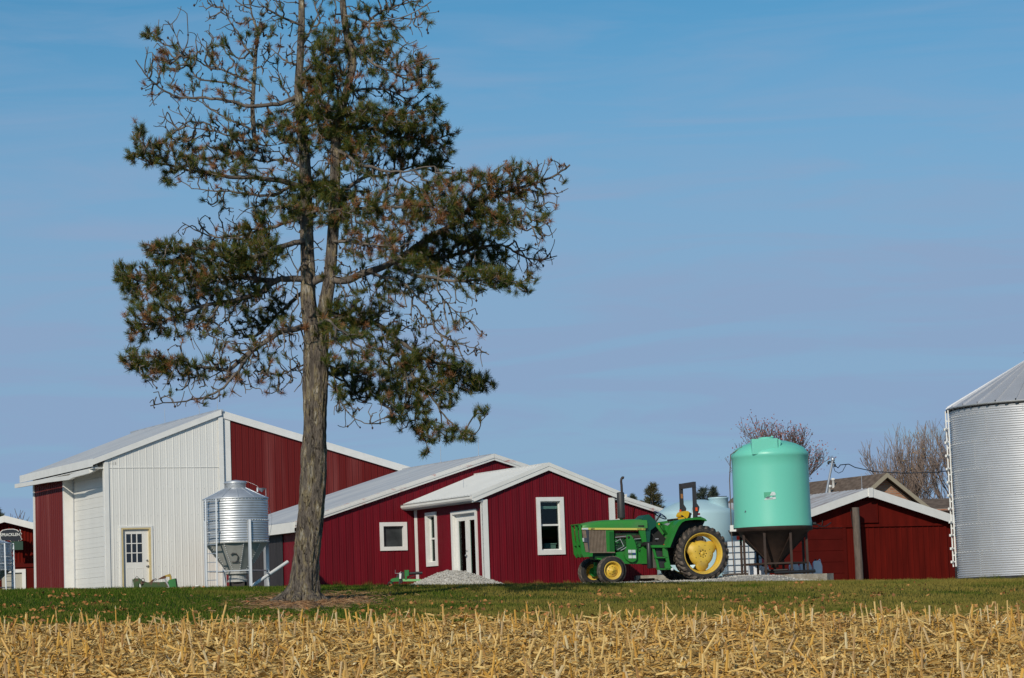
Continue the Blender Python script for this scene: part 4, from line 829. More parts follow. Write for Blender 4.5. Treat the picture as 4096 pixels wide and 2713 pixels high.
# grille and side screen
tp('nose', [(302, 762), (375, 762), (375, 1033), (335, 1033)], -.32, .34, DUST)
tp('head_panel', [(345, 762), (380, 762), (380, 1033), (372, 1033)], .335, .35, mat('smoke_grey', (.05, .055, .07), .4), yref=.35)
hl = tp('headlight', [(308, 858), (358, 858), (358, 912), (315, 910)], .33, .37, mat('lamp_smoke', (.06, .065, .085), .2), yref=.36)
tp('lens', [(300, 860), (320, 860), (320, 905), (306, 905)], .2, .372, mat('lamp_glass', (.5, .52, .5), .15), hl, yref=.36)
mb = MB(); 
for i in range(12):
    X_ = 384 + i * 17.4; a0, a1 = tx(X_, 765, .34), tx(X_ + 11, 1030, .34); mb.box((a1[0], .30, a1[1]), (a0[0], .345, a0[1]))
a0, a1 = tx(380, 765, .34), tx(590, 1030, .34); mb.mi = 1; mb.box((a1[0], -.3, a1[1]), (a0[0], .305, a0[1])); mb.build('radiator_screen', [DUST, DK], tr)
tp('side_frame', [(585, 762), (685, 760), (685, 1032), (590, 1032)], -.33, .34, G, yref=.34); tp('side_window', [(630, 780), (678, 780), (678, 1020), (628, 1020)], .338, .35, mat('deep_green', (.006, .10, .012), .5), yref=.34)
tp('bottom_rail', [(380, 1028), (690, 1028), (690, 1040), (380, 1042)], -.3, .35, DUST, yref=.34)
# front guard and weight bracket
for y_ in (.32, .0, -.32):
    tp('guard_bar', [(262, 690), (288, 696), (298, 860), (318, 960), (330, 1033), (420, 1040), (415, 1085), (310, 1095), (284, 1050), (270, 860)], y_ - .025, y_ + .025, G, yref=.34)
tp('guard_top', [(258, 686), (292, 690), (292, 700), (258, 698)], -.345, .345, G, yref=.34)
tp('guard_crossbar', [(283, 935), (300, 935), (302, 950), (285, 950)], -.33, .33, G, yref=.34)
tp('guard_foot', [(300, 1055), (410, 1055), (405, 1085), (310, 1085)], -.34, .34, G, yref=.34)
# frame, engine, oil pan
tp('engine_block', [(690, 800), (1045, 800), (1060, 1030), (760, 1040), (690, 1000)], -.24, .22, EN)
rg = random.Random(4); mb = MB()
for i in range(46):
    X_, Y_ = rg.uniform(695, 1020), rg.uniform(845, 1010); x, z = tx(X_, Y_, .26); s = rg.uniform(.012, .04); mb.box((x - s, .2, z - s * .7), (x + s, .2 + rg.uniform(.03, .09), z + s * .7))
mb.build('engine_part', mat('engine_bits', (.02, .13, .03), .5, var=.6, vs=20), tr)
mb = MB(); 
for pts in (((700, 905, .27), (760, 870, .3), (800, 960, .3), (720, 1000, .3)), ((860, 950, .3), (800, 990, .3), (760, 1010, .28)), ((930, 870, .28), (1030, 860, .28)), ((700, 850, .3), (830, 835, .3), (960, 850, .28))):
    mb.tube([(tx(a, b, y)[0], y, tx(a, b, y)[1]) for a, b, y in pts], .014, 6)
mb.build('hose', M['soffit'], tr)
tp('exhaust_manifold', [(700, 835), (740, 822), (1000, 822), (1005, 850), (720, 860)], .12, .30, mat('manifold', (.05, .03, .022), .9, var=.4, vs=10))
tp('air_cleaner', [(690, 765), (770, 765), (760, 800), (700, 800)], -.1, .2, mat('oxide_red', (.12, .008, .008), .6))
tp('battery_box', [(760, 770), (1000, 770), (1000, 830), (820, 830)], -.2, .15, DK)
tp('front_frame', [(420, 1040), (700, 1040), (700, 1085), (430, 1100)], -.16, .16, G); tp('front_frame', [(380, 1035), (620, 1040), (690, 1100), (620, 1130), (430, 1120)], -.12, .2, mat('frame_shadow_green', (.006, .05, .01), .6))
tp('oil_pan', [(695, 1035), (830, 1010), (1078, 985), (1078, 1170), (768, 1172), (692, 1085)], -.2, .24, G)
tp('rear_frame', [(1000, 985), (1080, 930), (1150, 930), (1150, 1172), (1005, 1172)], -.2, .27, G)
tp('cowl_post', [(990, 757), (1072, 757), (1084, 935), (1040, 935)], .27, .34, G, yref=.34)
pts = [(838, 860), (835, 830), (850, 818), (893, 818), (905, 835), (930, 880), (950, 940), (958, 1000), (955, 1110), (935, 1140), (895, 1155), (855, 1145), (820, 1115), (805, 1070), (815, 1010), (835, 960)]
sh = tp('side_shield', pts, .27, .33, G, yref=.33)
for a, b in ((850, 1002), (898, 1002), (852, 1070), (900, 1070)): tp('decal', [(a, b), (a + 42, b), (a + 42, b + 36), (a, b + 36)], .33, .336, ml, sh, yref=.33)
tp('decal', [(852, 1040), (890, 1040), (890, 1062), (852, 1062)], .33, .336, mat('decal_grey', (.12, .12, .14), .5), sh, yref=.33); tp('decal', [(900, 1042), (942, 1042), (942, 1062), (900, 1062)], .33, .336, mat('decal_blue', (.03, .05, .2), .5), sh, yref=.33)
mb = MB(); c_ = tx(862, 848, .33); mb.lathe([(.001, .345), (.035, .345), (.035, .33)], 14, (c_[0], 0, c_[1]), 'y'); mb.build('bolt', DK, sh)
# muffler and exhaust
mx_, mz0 = tx(782, 628, .1); mz1 = tx(782, 290, .1)[1]; mz2 = tx(800, 118, .1)[1]
mb = MB(); mb.lathe([(.03, mz0 - .1), (.03, mz0 + .02), (.105, mz0 + .04), (.112, mz0 + .07), (.112, mz1 - .02), (.10, mz1), (.04, mz1 + .01)], 24, (mx_, .1, 0)); mf = mb.build('muffler', mat('muffler_black', (.035, .034, .034), .55, var=.2), tr)
mb = MB(); px = mx_ - .045; mb.tube([(px, .1, mz1), (px, .1, mz1 + .2), (px + .01, .1, mz2 - .08), (px - .005, .1, mz2 - .01), (px - .04, .1, mz2 + .03), (px - .075, .1, mz2 + .02)], [.036, .036, .034, .036, .04, .044], 12); mb.build('stack_pipe', mat('stack', (.03, .018, .015), .6), mf)
# dashboard cowl, steering wheel
tp('dash_cowl', [(1068, 905), (1066, 700), (1030, 615), (1080, 570), (1120, 562), (1150, 590), (1212, 655), (1206, 705), (1135, 760), (1118, 905)], -.3, .30, TG, yref=.3)
tp('dash_top', [(1080, 566), (1122, 560), (1165, 600), (1212, 652), (1195, 656), (1120, 592)], -.22, .24, BK, yref=.24)
c_ = tx(1258, 567, 0); mb = MB(); swc = Vector((c_[0], 0, c_[1])); tl = R(33)
ring = [swc + Vector((math.cos(a) * .21 * math.cos(tl), math.sin(a) * .21, math.cos(a) * .21 * math.sin(tl))) for a in np.linspace(0, 2 * PI, 33)]
mb.tube(ring, .018, 8, cap=False)
for a in (0.3, 2.4, 4.5): mb.tube([swc, swc + Vector((math.cos(a) * .2 * math.cos(tl), math.sin(a) * .2, math.cos(a) * .2 * math.sin(tl)))], .010, 6)
mb.ball(swc, .035); sw = mb.build('steering_wheel', mat('wheel_blue_black', (.012, .03, .10), .35), tr)
tt('steering_column', [(1258, 567, 0), (1200, 650, 0), (1170, 690, 0)], .025, BK)
# floor, pedals, steps
pf_ = tp('platform', [(1145, 948), (1345, 945), (1345, 978), (1150, 978)], -.85, .80, G, yref=.8)
tp('floor_mat', [(1075, 905), (1350, 905), (1350, 948), (1075, 948)], -.5, .55, DK, yref=.6); tp('transmission', [(1090, 905), (1700, 900), (1700, 1180), (1090, 1180)], -.26, .26, DK, yref=.3)
tp('tunnel', [(1120, 760), (1210, 700), (1320, 850), (1320, 960), (1110, 960)], -.2, .12, DK, yref=.2)
tt('pedal', [(1150, 800, .2), (1180, 850, .3), (1205, 865, .3)], .015, DK); 
mb = MB(); c_ = tx(1205, 866, .32); mb.box((c_[0] - .04, .28, c_[1] - .015), (c_[0] + .04, .38, c_[1] + .015)); mb.build('pedal', M['soffit'], tr)
mb = MB(); c_ = tx(1108, 0, .62)[0]; za = tx(1108, 915, .62)[1]; zb_ = tx(1108, 1235, .62)[1]; mb.lathe([(.001, zb_), (.06, zb_), (.075, zb_ + .03), (.075, za - .03), (.06, za), (.001, za)], 20, (c_, .62, 0)); mb.build('black_canister', mat('canister', (.018, .018, .02), .45), tr)
tp('tank_side', [(1140, 978), (1200, 978), (1215, 1225), (1150, 1225)], .3, .6, mat('grey_tank', (.10, .095, .08), .7), yref=.6)
tp('fuel_tank', [(1190, 978), (1300, 978), (1305, 1225), (1210, 1225)], .35, .66, mat('tank_black', (.03, .03, .032), .5), yref=.66)
tp('step_rail', [(1158, 990), (1185, 990), (1218, 1120), (1240, 1245), (1212, 1245), (1190, 1120)], .70, .73, G, yref=.78); tp('step_rail', [(1275, 985), (1330, 985), (1345, 1110), (1368, 1250), (1300, 1250), (1292, 1170), (1318, 1150), (1300, 1090), (1280, 1085)], .74, .80, G, yref=.78)
tp('step', [(1190, 1092), (1335, 1092), (1335, 1108), (1190, 1108)], .62, .80, G, yref=.78); tp('step', [(1212, 1233), (1368, 1233), (1368, 1250), (1215, 1250)], .62, .80, G, yref=.78)
mb = MB(); c_ = tx(1384, 1245, .8); mb.ball((c_[0], .8, c_[1]), .045); mb.build('round_lamp', ml, tr)
# fenders: a bent band over each rear wheel
fo = [(1322, 978), (1345, 930), (1378, 850), (1410, 770), (1440, 700), (1480, 655), (1540, 628), (1620, 614), (1700, 608), (1770, 605), (1810, 622), (1832, 648)]
fi = [(1824, 652), (1796, 640), (1765, 634), (1700, 634), (1620, 640), (1560, 650), (1520, 672), (1480, 722), (1440, 800), (1405, 880), (1375, 950), (1362, 978)]
for s in (1, -1):
    f_ = tp('fender', fo + fi, *( (.66, 1.04) if s > 0 else (-1.04, -.66) ), G, yref=1.0)
    tp('fender_skin', fo + [(1700, 900), (1500, 978)], *( (.60, .66) if s > 0 else (-.66, -.60)), G2 if s < 0 else DK, f_, yref=.8)  # near skin dark: the shade behind the fender put into its colour
    tp('marker', [(1750, 592), (1790, 592), (1805, 612), (1750, 606)], *((.7, .85) if s > 0 else (-.85, -.7)), BK, f_, yref=1.0)
tp('inner_fender', [(1215, 650), (1300, 636), (1480, 632), (1450, 700), (1400, 760), (1320, 850), (1250, 760), (1215, 720)], -.70, -.62, G, yref=-.4)
tp('console', [(1300, 690), (1440, 640), (1480, 640), (1430, 720), (1345, 820), (1310, 760)], .40, .60, G, yref=.55); tp('console_plate', [(1305, 690), (1350, 672), (1378, 676), (1345, 705)], .5, .61, M['soffit'], yref=.58)
tt('lever', [(1300, 790, .3), (1245, 690, .32)], .012, BK)
mb = MB(); c_ = tx(1243, 684, .32); mb.ball((c_[0], .32, c_[1]), .03); mb.build('lever_knob', mat('knob_orange', (.8, .32, .02), .4), tr)
tt('lever', [(1375, 760, .5), (1360, 650, .5)], .013, BK); tt('lever', [(1370, 690, .52), (1435, 665, .52)], .012, YS); tp('knob', [(1365, 712), (1400, 708), (1412, 728), (1398, 740), (1365, 738)], .48, .58, YS, yref=.55)
tp('knob', [(1352, 790), (1378, 765), (1385, 790), (1362, 815)], .55, .63, mat('knob_blue', (.05, .3, .5), .5), yref=.6)
tt('lever', [(1290, 945, .7), (1312, 935, .7)], .02, mat('knob_red', (.6, .03, .02), .5))
# seat
tp('seat_cushion', [(1415, 612), (1500, 610), (1540, 640), (1420, 636)], -.24, .24, BK, yref=.24); tp('seat_cushion_top', [(1480, 605), (1560, 590), (1580, 640), (1490, 634)], -.22, .25, YS, yref=.25)
sb = tp('seat_back', [(1530, 560), (1545, 530), (1575, 514), (1610, 514), (1626, 530), (1612, 580), (1590, 612), (1530, 580)], -.23, .23, YS, yref=.23)
tp('seat_frame', [(1612, 600), (1632, 530), (1650, 545), (1638, 600)], -.23, .23, BK, sb, yref=.23)
tp('bolster', [(1518, 575), (1530, 566), (1590, 612), (1560, 612)], .2, .245, BK, sb, yref=.23)
# roll bar
for y_, X_ in ((.5, 1695), (-.5, 1533)):
    rb = tp('roll_bar_post', [(X_ - 19, 160), (X_ + 18, 160), (X_ + 22, 600), (X_ - 20, 600)], y_ - .04, y_ + .04, ROP, yref=y_)
    tp('bracket', [(X_ - 22, 430), (X_ + 20, 425), (X_ + 48, 470), (X_ + 42, 510), (X_ + 22, 560), (X_ + 20, 600), (X_ - 25, 640), (X_ - 25, 560)], y_ - .03, y_ + .06, ROP, rb, yref=y_)
    tp('lamp', [(X_ - 5, 476), (X_ + 18, 476), (X_ + 18, 520), (X_ - 5, 520)] if y_ > 0 else [(X_ - 40, 488), (X_ - 22, 488), (X_ - 22, 515), (X_ - 40, 515)], y_ + .04, y_ + .09, ORG, rb, yref=y_)
    tp('tail_lamp', [(X_ + 30, 545), (X_ + 52, 545), (X_ + 52, 570), (X_ + 30, 570)], y_, y_ + .06, mat('red_lens', (.25, .01, .02), .3), rb, yref=y_)
    if y_ < 0: tp('decal', [(X_ - 13, 288), (X_ + 12, 288), (X_ + 12, 345), (X_ - 13, 345)], y_ + .04, y_ + .045, mat('decal_orange', (.35, .16, .06), .6), rb, yref=y_)
xa = tx(1695, 190, .5)[0]; za, zb_ = tx(1695, 155, .5)[1], tx(1695, 222, .5)[1]
mb = MB(); mb.box((xa - .045, -.55, zb_), (xa + .045, .55, za)); mb.build('roll_bar_top', ROP, tr)
tt('antenna', [(1650, 560, .2), (1665, 470, .2)], .008, M['soffit'])
# wheels
def wheel(name, x, z, y, side, R_, w_, rimR, lugs, hub, lab=None):
    t = bpy.data.objects.new(name, None); C.objects.link(t); t.parent = tr; t.location = (x, y, z); t.empty_display_size = .1
    if side < 0: t.rotation_euler = (0, 0, PI)
    h = w_ / 2; mb = MB()
    rt = R_ - (.042 if lugs else 0)
    sh_ = [(rimR - .02, h * .80), (rimR + .005, h * .88), (rimR + .06, h), (rt * .62 + rimR * .38, h * 1.04), (rt - .07, h), (rt - .015, h * .86), (rt, h * .5), (rt + .006, 0)]
    mb.lathe(sh_ + [(a, -b) for a, b in sh_[-2::-1]], 72, ax='y'); ty = mb.build('tyre', RUB, t)
    mb = MB()
    if lugs:
        for k in range(24):
            for s in (1, -1):
                a = 2 * PI * (k + (.5 if s < 0 else 0)) / 24
                P = []
                for (yy, da, rr, ww) in ((.0, .10, rt + .002, .032), (h * .45, .02, rt - .002, .036), (h * .9, -.09, rt - .02, .045), (h * 1.02, -.13, rt - .09, .05)):
                    for (dr, wm) in ((-.02, 1.5), (.045, .8)):
                        for sg_ in (-1, 1):
                            aa = a + da + sg_ * ww * wm / R_; r_ = rr + dr
                            P.append((r_ * math.cos(aa), s * yy, r_ * math.sin(aa)))
                fs = []
                for i in range(3):
                    b = i * 4; fs += [(b, b + 4, b + 6, b + 2), (b + 2, b + 6, b + 7, b + 3), (b + 3, b + 7, b + 5, b + 1)]
                fs += [(12, 13, 15, 14), (0, 2, 3, 1)]; mb.add(P, fs, False)
        mb.build('tread', RUBD, ty)
    else:
        for yy in (-.7, -.35, 0, .35, .7): mb.lathe([(rt - .012, yy * h - .018), (rt + .008, yy * h - .014), (rt + .008, yy * h + .014), (rt - .012, yy * h + .018)], 60, ax='y')
        mb.build('tread', RUBD, ty)
    mb = MB(); d = h * .80; rr = [(rimR, d), (rimR + .018, d + .012), (rimR + .012, d + .025), (rimR - .012, d + .015), (rimR - .035, d - .03), (rimR - .045, d - .09), (rimR - .075, d - .12), (rimR - .075, -d + .12), (rimR, -d)]
    mb.lathe(rr, 60, ax='y'); rim = mb.build('rim', YE, t)
    mb = MB()
    if hub == 'rear':
        n = 72; ri = rimR - .07; rad = []
        for k in range(n):
            a = 2 * PI * k / n; lobe = max(0, math.cos(3 * (a - .5))) ** .7 if math.cos(3 * (a - .5)) > 0 else 0
            rad.append(min(ri, .385 + .145 * lobe))
        lay = [(1.0, -.02), (.97, .03), (.80, .10), (.70, .125), (.3, .135), (.20, .115), (.001, .115)]; vs = []; y0 = .02
        for q_, yy in lay:
            for k in range(n):
                a = 2 * PI * k / n; r_ = (rad[k] if q_ > .9 else .40 + (rad[k] - .40) * .25) * q_ if q_ > .35 else .40 * q_; vs.append((r_ * math.cos(a), y0 + yy, r_ * math.sin(a)))
        mb.add(vs, [(i * n + k, i * n + (k + 1) % n, (i + 1) * n + (k + 1) % n, (i + 1) * n + k) for i in range(len(lay) - 1) for k in range(n)], True)
        dc = mb.build('wheel_disc', YE, t)
        mb = MB(); mb.lathe([(.06, .13), (.055, .15), (.001, .155)], 20, ax='y'); mb.build('hub', YE, dc)
        mb = MB()
        for k in range(8): a = 2 * PI * k / 8; mb.lathe([(.017, .11), (.017, .165), (.001, .165)], 6, (.105 * math.cos(a), 0, .105 * math.sin(a)), 'y')
        for k in range(8): a = 2 * PI * k / 8 + .3; mb.lathe([(.009, .12), (.009, .165), (.001, .165)], 6, (.25 * math.cos(a), 0, .25 * math.sin(a)), 'y')
        mb.build('wheel_bolts', DK, dc)
    else:
        mb.lathe([(rimR - .07, .02), (rimR - .09, .045), (.11, .055), (.10, .075), (.085, .085), (.04, .09), (.035, .13), (.001, .135)], 40, ax='y'); dc = mb.build('wheel_disc', YE, t)
        mb = MB()
        for k in range(8): a = 2 * PI * k / 8; mb.lathe([(.011, .05), (.011, .075), (.001, .075)], 6, (.115 * math.cos(a), 0, .115 * math.sin(a)), 'y')
        mb.build('wheel_bolts', mrs, dc)
    return t
wheel('wheel', 0, .82, .72, 1, .835, .46, .60, True, 'rear'); wheel('wheel', 0, .82, -.72, -1, .835, .46, .60, True, 'rear')
fx_ = tx(617, 1290, .9)[0] - .13
fz_ = tx(617, 1262, .9)[1] - .0
wheel('wheel', fx_ + .02, fz_, .80, 1, .415, .27, .255, False, 'front'); wheel('wheel', fx_ + .02, fz_, -.84, -1, .415, .27, .255, False, 'front')
mb = MB(); mb.tube([(0, -.6, .82), (0, .6, .82)], .12, 16); mb.build('rear_axle', DK, tr)
mb = MB(); mb.beam((fx_ + .02, -.55, fz_ + .12), (fx_ + .02, .55, fz_ + .12), .14, .12); 
for s in (-1, 1): mb.tube([(fx_ + .02, s * .55, fz_ + .28), (fx_ + .02, s * .55, fz_ - .05)], .055, 10); mb.tube([(fx_ + .02, s * .55, fz_), (fx_ + .02, s * .70, fz_)], .05, 10)
mb.tube([(fx_ + .02, -.68, fz_), (fx_ + .02, -.73, fz_)], .14, 16)
mb.build('front_axle', G, tr)
tt('tie_rod', [(470, 1110, .3), (560, 1130, .55)], .025, G)
# ---------------------------------------------------------------- the pine
SC = 1.7305
D0 = 45.0; KS = D0 / 58
def TP(X, Y, dd=0.): return W(X * SC, Y * SC, D0 + dd)
pine = thing('pine_tree', 'big two stemmed pine with thinning green and brown needles, standing alone on the lawn', 'tree', (TREE[0], TREE[1], .32))
base = np.array([TREE[0], TREE[1], .32])
bark = bpy.data.materials.new('bark'); bark.use_nodes = True; n_ = bark.node_tree.nodes; l_ = bark.node_tree.links; b_ = n_['Principled BSDF']; b_.inputs['Roughness'].default_value = .95; b_.inputs['Specular IOR Level'].default_value = .15
t_ = n_.new('ShaderNodeTexCoord'); m1 = n_.new('ShaderNodeMapping'); m1.inputs['Scale'].default_value = (1, 1, .26); l_.new(t_.outputs['Object'], m1.inputs[0])
nw = n_.new('ShaderNodeTexNoise'); nw.inputs['Scale'].default_value = 17; nw.inputs['Detail'].default_value = 10; nw.inputs['Roughness'].default_value = .7; nw.inputs['Distortion'].default_value = 1.6; l_.new(m1.outputs[0], nw.inputs['Vector'])
n3 = n_.new('ShaderNodeTexNoise'); n3.inputs['Scale'].default_value = 13; n3.inputs['Detail'].default_value = 8; l_.new(m1.outputs[0], n3.inputs['Vector'])
c1 = n_.new('ShaderNodeValToRGB'); c1.color_ramp.elements[0].position = .38; c1.color_ramp.elements[0].color = (.10, .085, .075, 1); c1.color_ramp.elements[1].position = .50; c1.color_ramp.elements[1].color = (1, 1, 1, 1)
c2 = n_.new('ShaderNodeValToRGB'); e = c2.color_ramp.elements; e[0].position = .34; e[0].color = (.20, .165, .135, 1); e[1].position = .68; e[1].color = (.68, .61, .50, 1); q = e.new(.50); q.color = (.33, .275, .225, 1); q = e.new(.58); q.color = (.43, .34, .20, 1)
mu2 = n_.new('ShaderNodeMix'); mu2.data_type = 'RGBA'; mu2.blend_type = 'MULTIPLY'; mu2.inputs['Factor'].default_value = 1
l_.new(nw.outputs[0], c1.inputs[0]); l_.new(n3.outputs[0], c2.inputs[0]); l_.new(c1.outputs[0], mu2.inputs['A']); l_.new(c2.outputs[0], mu2.inputs['B']); l_.new(mu2.outputs['Result'], b_.inputs['Base Color'])
bp = n_.new('ShaderNodeBump'); bp.inputs['Strength'].default_value = 1; bp.inputs['Distance'].default_value = .2; l_.new(nw.outputs[0], bp.inputs['Height']); l_.new(bp.outputs[0], b_.inputs['Normal'])
from mathutils import noise as mno
def stem(mb, pts, n=48, flare=False, step=.04):
    P = [np.array(p[0]) - base for p in pts]; Rr = [p[1] for p in pts]
    d = [0]
    for a, b in zip(P, P[1:]): d.append(d[-1] + np.linalg.norm(b - a))
    T = np.arange(0, d[-1], step); xs = [np.interp(T, d, [p[i] for p in P]) for i in range(3)]; rs = np.interp(T, d, Rr)
    k = 7; ker = np.ones(k) / k
    for i in range(3): q = np.pad(xs[i], k // 2, mode='edge'); xs[i] = np.convolve(q, ker, 'valid')
    vs = []
    for j in range(len(T)):
        for a in range(n):
            t = 2 * PI * a / n; c, s = math.cos(t), math.sin(t)
            p = Vector((c * 3.2, s * 3.2, xs[2][j] * 1.1 + xs[0][j]))
            r = rs[j] * (1 + .095 * mno.noise(p) + .07 * mno.noise(Vector((c * 8, s * 8, xs[2][j] * 3.5))) + .07 * mno.noise(Vector((c * 15, s * 15, xs[2][j] * 7))))
            if flare:
                h = T[j]; r *= 1 + math.exp(-h / .20) * (.50 + .30 * math.sin(3 * t + .6) + .16 * math.sin(5 * t + 2)) + .04 * math.sin(5 * t + 1) * math.exp(-h / 1.2)
            vs.append((xs[0][j] + c * r, xs[1][j] + s * r, xs[2][j]))
    mb.add(vs, [(j * n + a, j * n + (a + 1) % n, (j + 1) * n + (a + 1) % n, (j + 1) * n + a) for j in range(len(T) - 1) for a in range(n)], True)
px2m = D0 / FPX
trunk_pts = [((694, 1412), 60), ((697, 1388), 60), ((701, 1356), 58), ((708, 1289), 51), ((715, 1223), 51), ((721, 1157), 51), ((725, 1090), 50), ((725, 1044), 52), ((729, 991), 45), ((728, 925), 47), ((729, 852), 51), ((731, 790), 49), ((732, 750), 46)]
mb = MB(); stem(mb, [(TP(*p), r * px2m) for p, r in trunk_pts], 72, True, .03)
lst = [((722, 775), 33), ((716, 730), 33), ((712, 690), 31), ((712, 620), 29), ((709, 540), 26), ((707, 430), 25), ((702, 330), 21), ((693, 260), 18), ((689, 200), 16), ((694, 130), 15), ((697, 60), 14), ((697, -40), 11), ((700, -120), 6), ((703, -210), 2)]
rst = [((738, 770), 30), ((748, 720), 29), ((757, 680), 27), ((764, 620), 24), ((770, 540), 22), ((774, 430), 21), ((776, 340), 20), ((786, 270), 17), ((800, 215), 16), ((817, 149), 17), ((801, 80), 14), ((793, 20), 13), ((791, -50), 9), ((789, -130), 5), ((793, -215), 2)]
tst = [((640, 335), 10), ((600, 338), 10), ((588, 324), 10), ((583, 251), 9), ((588, 177), 8), ((591, 124), 7), ((597, 71), 6), ((584, 44), 4), ((578, 10), 3)]
dl = lambda i, n, a: a * i / (n - 1)
LS = [(TP(*p, dl(i, 14, .35)), r * px2m) for i, (p, r) in enumerate(lst)]
RS = [(TP(*p, dl(i, 15, -.5)), r * px2m) for i, (p, r) in enumerate(rst)]
TS = [(TP(*p, .35 + dl(i, 9, .8)), r * px2m) for i, (p, r) in enumerate(tst)]
for a_, l_0, r_0 in ((.2, .55, .085), (1.25, .45, .07), (2.2, .6, .09), (3.05, .75, .10), (3.75, .7, .10), (4.55, .6, .085), (5.4, .65, .09)):
    c_, s_ = math.cos(a_), math.sin(a_); o_x, o_y = TP(697, 1388)[0] - base[0], 0.
    pr_ = [(o_x + c_ * q, o_y + s_ * q, h) for q, h in ((.12, .42), (.22, .22), (.22 + l_0 * .3, .10), (.22 + l_0 * .6, .02), (.25 + l_0, -.10))]
    mb.tube(pr_, [r_0 * .7, r_0 * 1.15, r_0, r_0 * .7, r_0 * .3], 10, cap=False)
stem(mb, LS, 32); stem(mb, RS, 32); stem(mb, TS, 16)
mb.build('trunk', bark, pine)
# traced limbs: (points in picture px, depth at the tip, base radius)
limbs = [
 ([(702, 754), (665, 768), (639, 771), (589, 811), (530, 854), (470, 850), (430, 847), (364, 820), (290, 835)], -1.2, .075),
 ([(589, 811), (545, 860), (516, 903), (470, 918), (430, 927), (380, 935), (345, 942)], -1.8, .04),
 ([(695, 660), (680, 690), (656, 714), (625, 740), (600, 770)], 1.5, .06),
 ([(696, 648), (629, 651), (596, 678), (530, 701), (463, 708), (400, 730), (340, 760), (300, 770)], -.6, .08),
 ([(629, 651), (540, 640), (450, 640), (360, 650), (310, 645), (268, 618)], 1.0, .06),
 ([(696, 558), (656, 565), (596, 592), (530, 595), (463, 572), (400, 575), (345, 568)], -1.4, .07),
 ([(696, 502), (629, 525), (563, 545), (500, 545), (463, 538), (425, 515)], .8, .045),
 ([(691, 436), (644, 418), (590, 410), (526, 407), (437, 392), (364, 377), (302, 350)], -1.0, .07),
 ([(691, 442), (640, 452), (585, 451), (497, 442), (440, 436)], 1.2, .045),
 ([(685, 221), (644, 239), (585, 242), (496, 227), (420, 227), (364, 195), (328, 165), (311, 138)], -.9, .055),
 ([(700, 330), (670, 325), (640, 335)], .4, .05),
 ([(579, 203), (514, 192), (455, 180), (423, 141), (411, 103), (399, 65)], .9, .03),
 ([(585, 177), (532, 168), (479, 153), (429, 130), (379, 100), (345, 74)], 1.4, .03),
 ([(579, 286), (517, 271), (467, 239), (414, 218)], .3, .028),
 ([(580, 325), (540, 318), (503, 306), (438, 295), (411, 262)], 1.6, .03),
 ([(588, 118), (560, 90), (535, 62), (529, 27), (505, -10)], .4, .028),
 ([(697, 60), (650, 40), (600, 12), (560, 10)], -.6, .035), ([(690, 150), (650, 135), (615, 110)], .8, .03), ([(692, 250), (650, 200), (640, 150)], 1.2, .03),
 ([(697, 90), (720, 60), (745, 20), (750, -20)], .6, .03), ([(690, 180), (720, 150), (745, 110)], -.7, .04), ([(700, 300), (735, 280), (750, 240)], -.9, .04),
 ([(712, 660), (745, 640), (785, 656), (856, 631), (915, 605), (996, 550), (1060, 505), (1120, 455), (1180, 440), (1240, 425), (1290, 405), (1318, 380)], -1.0, .10),
 ([(915, 605), (1000, 600), (1080, 582), (1150, 565), (1200, 588), (1250, 602), (1288, 592)], 1.2, .055),
 ([(915, 605), (960, 640), (1050, 650), (1140, 640), (1190, 665), (1240, 642)], -1.8, .05),
 ([(748, 722), (790, 738), (841, 737), (900, 770), (969, 822), (1040, 850), (1100, 880), (1140, 885)], .9, .075),
 ([(900, 770), (940, 830), (960, 870), (1000, 920), (1030, 960), (1060, 998), (1098, 1006)], -.5, .045),
 ([(940, 540), (1007, 612), (1010, 678), (1062, 730), (1100, 715)], -1.5, .03),
 ([(856, 631), (930, 650), (985, 704), (1007, 771), (1062, 796), (1130, 822)], -1.3, .035),
 ([(740, 800), (770, 850), (785, 925), (810, 963), (845, 988), (885, 967)], -.9, .025),
 ([(772, 455), (788, 444), (844, 411), (900, 400), (960, 385), (1010, 400)], .9, .055),
 ([(776, 350), (834, 381), (893, 391), (950, 391), (1004, 385)], -1.1, .05),
 ([(780, 300), (850, 298), (917, 315), (983, 325), (1050, 312)], .4, .055),
 ([(800, 215), (830, 210), (860, 205), (900, 212), (950, 232), (990, 199)], 1.3, .035),
 ([(806, 110), (827, 116), (860, 143), (917, 172), (950, 186), (1006, 172)], -.8, .04), ([(917, 172), (963, 146), (1017, 135)], -1.0, .015),
 ([(817, 110), (844, 63), (877, 27), (933, 10), (990, -5)], .9, .04), ([(797, 45), (867, 56), (917, 43), (967, 27), (1000, 0)], -.9, .03),
 ([(884, 212), (950, 252), (1005, 245), (1015, 235)], .6, .02),
 ([(772, 510), (850, 482), (950, 480), (1050, 470)], -1.6, .05), ([(770, 560), (830, 560), (900, 570), (960, 560)], -2.2, .04),
 ([(735, 850), (800, 880), (830, 930)], 1.5, .04), ([(730, 760), (760, 740), (800, 770)], -1.6, .05), ([(726, 830), (680, 850), (640, 870), (600, 860)], 1.2, .025),
 ([(705, 480), (660, 470), (600, 490)], -1.5, .035), ([(712, 600), (690, 620), (670, 680)], -1.2, .03), ([(708, 500), (740, 490), (780, 480), (830, 500)], -1.4, .04), ([(700, 300), (660, 290), (610, 300)], -1.6, .03),
 ([(790, 270), (850, 250), (930, 270), (990, 250), (1010, 238)], -.5, .035), ([(700, 380), (650, 370), (560, 370), (500, 380)], 2.0, .04), ([(1100, 510), (1150, 520), (1210, 510), (1255, 525)], -.9, .03),
 ([(985, 880), (980, 960), (990, 1020), (984, 1050)], -.8, .012),
]
rg = np.random.default_rng(21)
nodes = []; par = []; rad0 = []
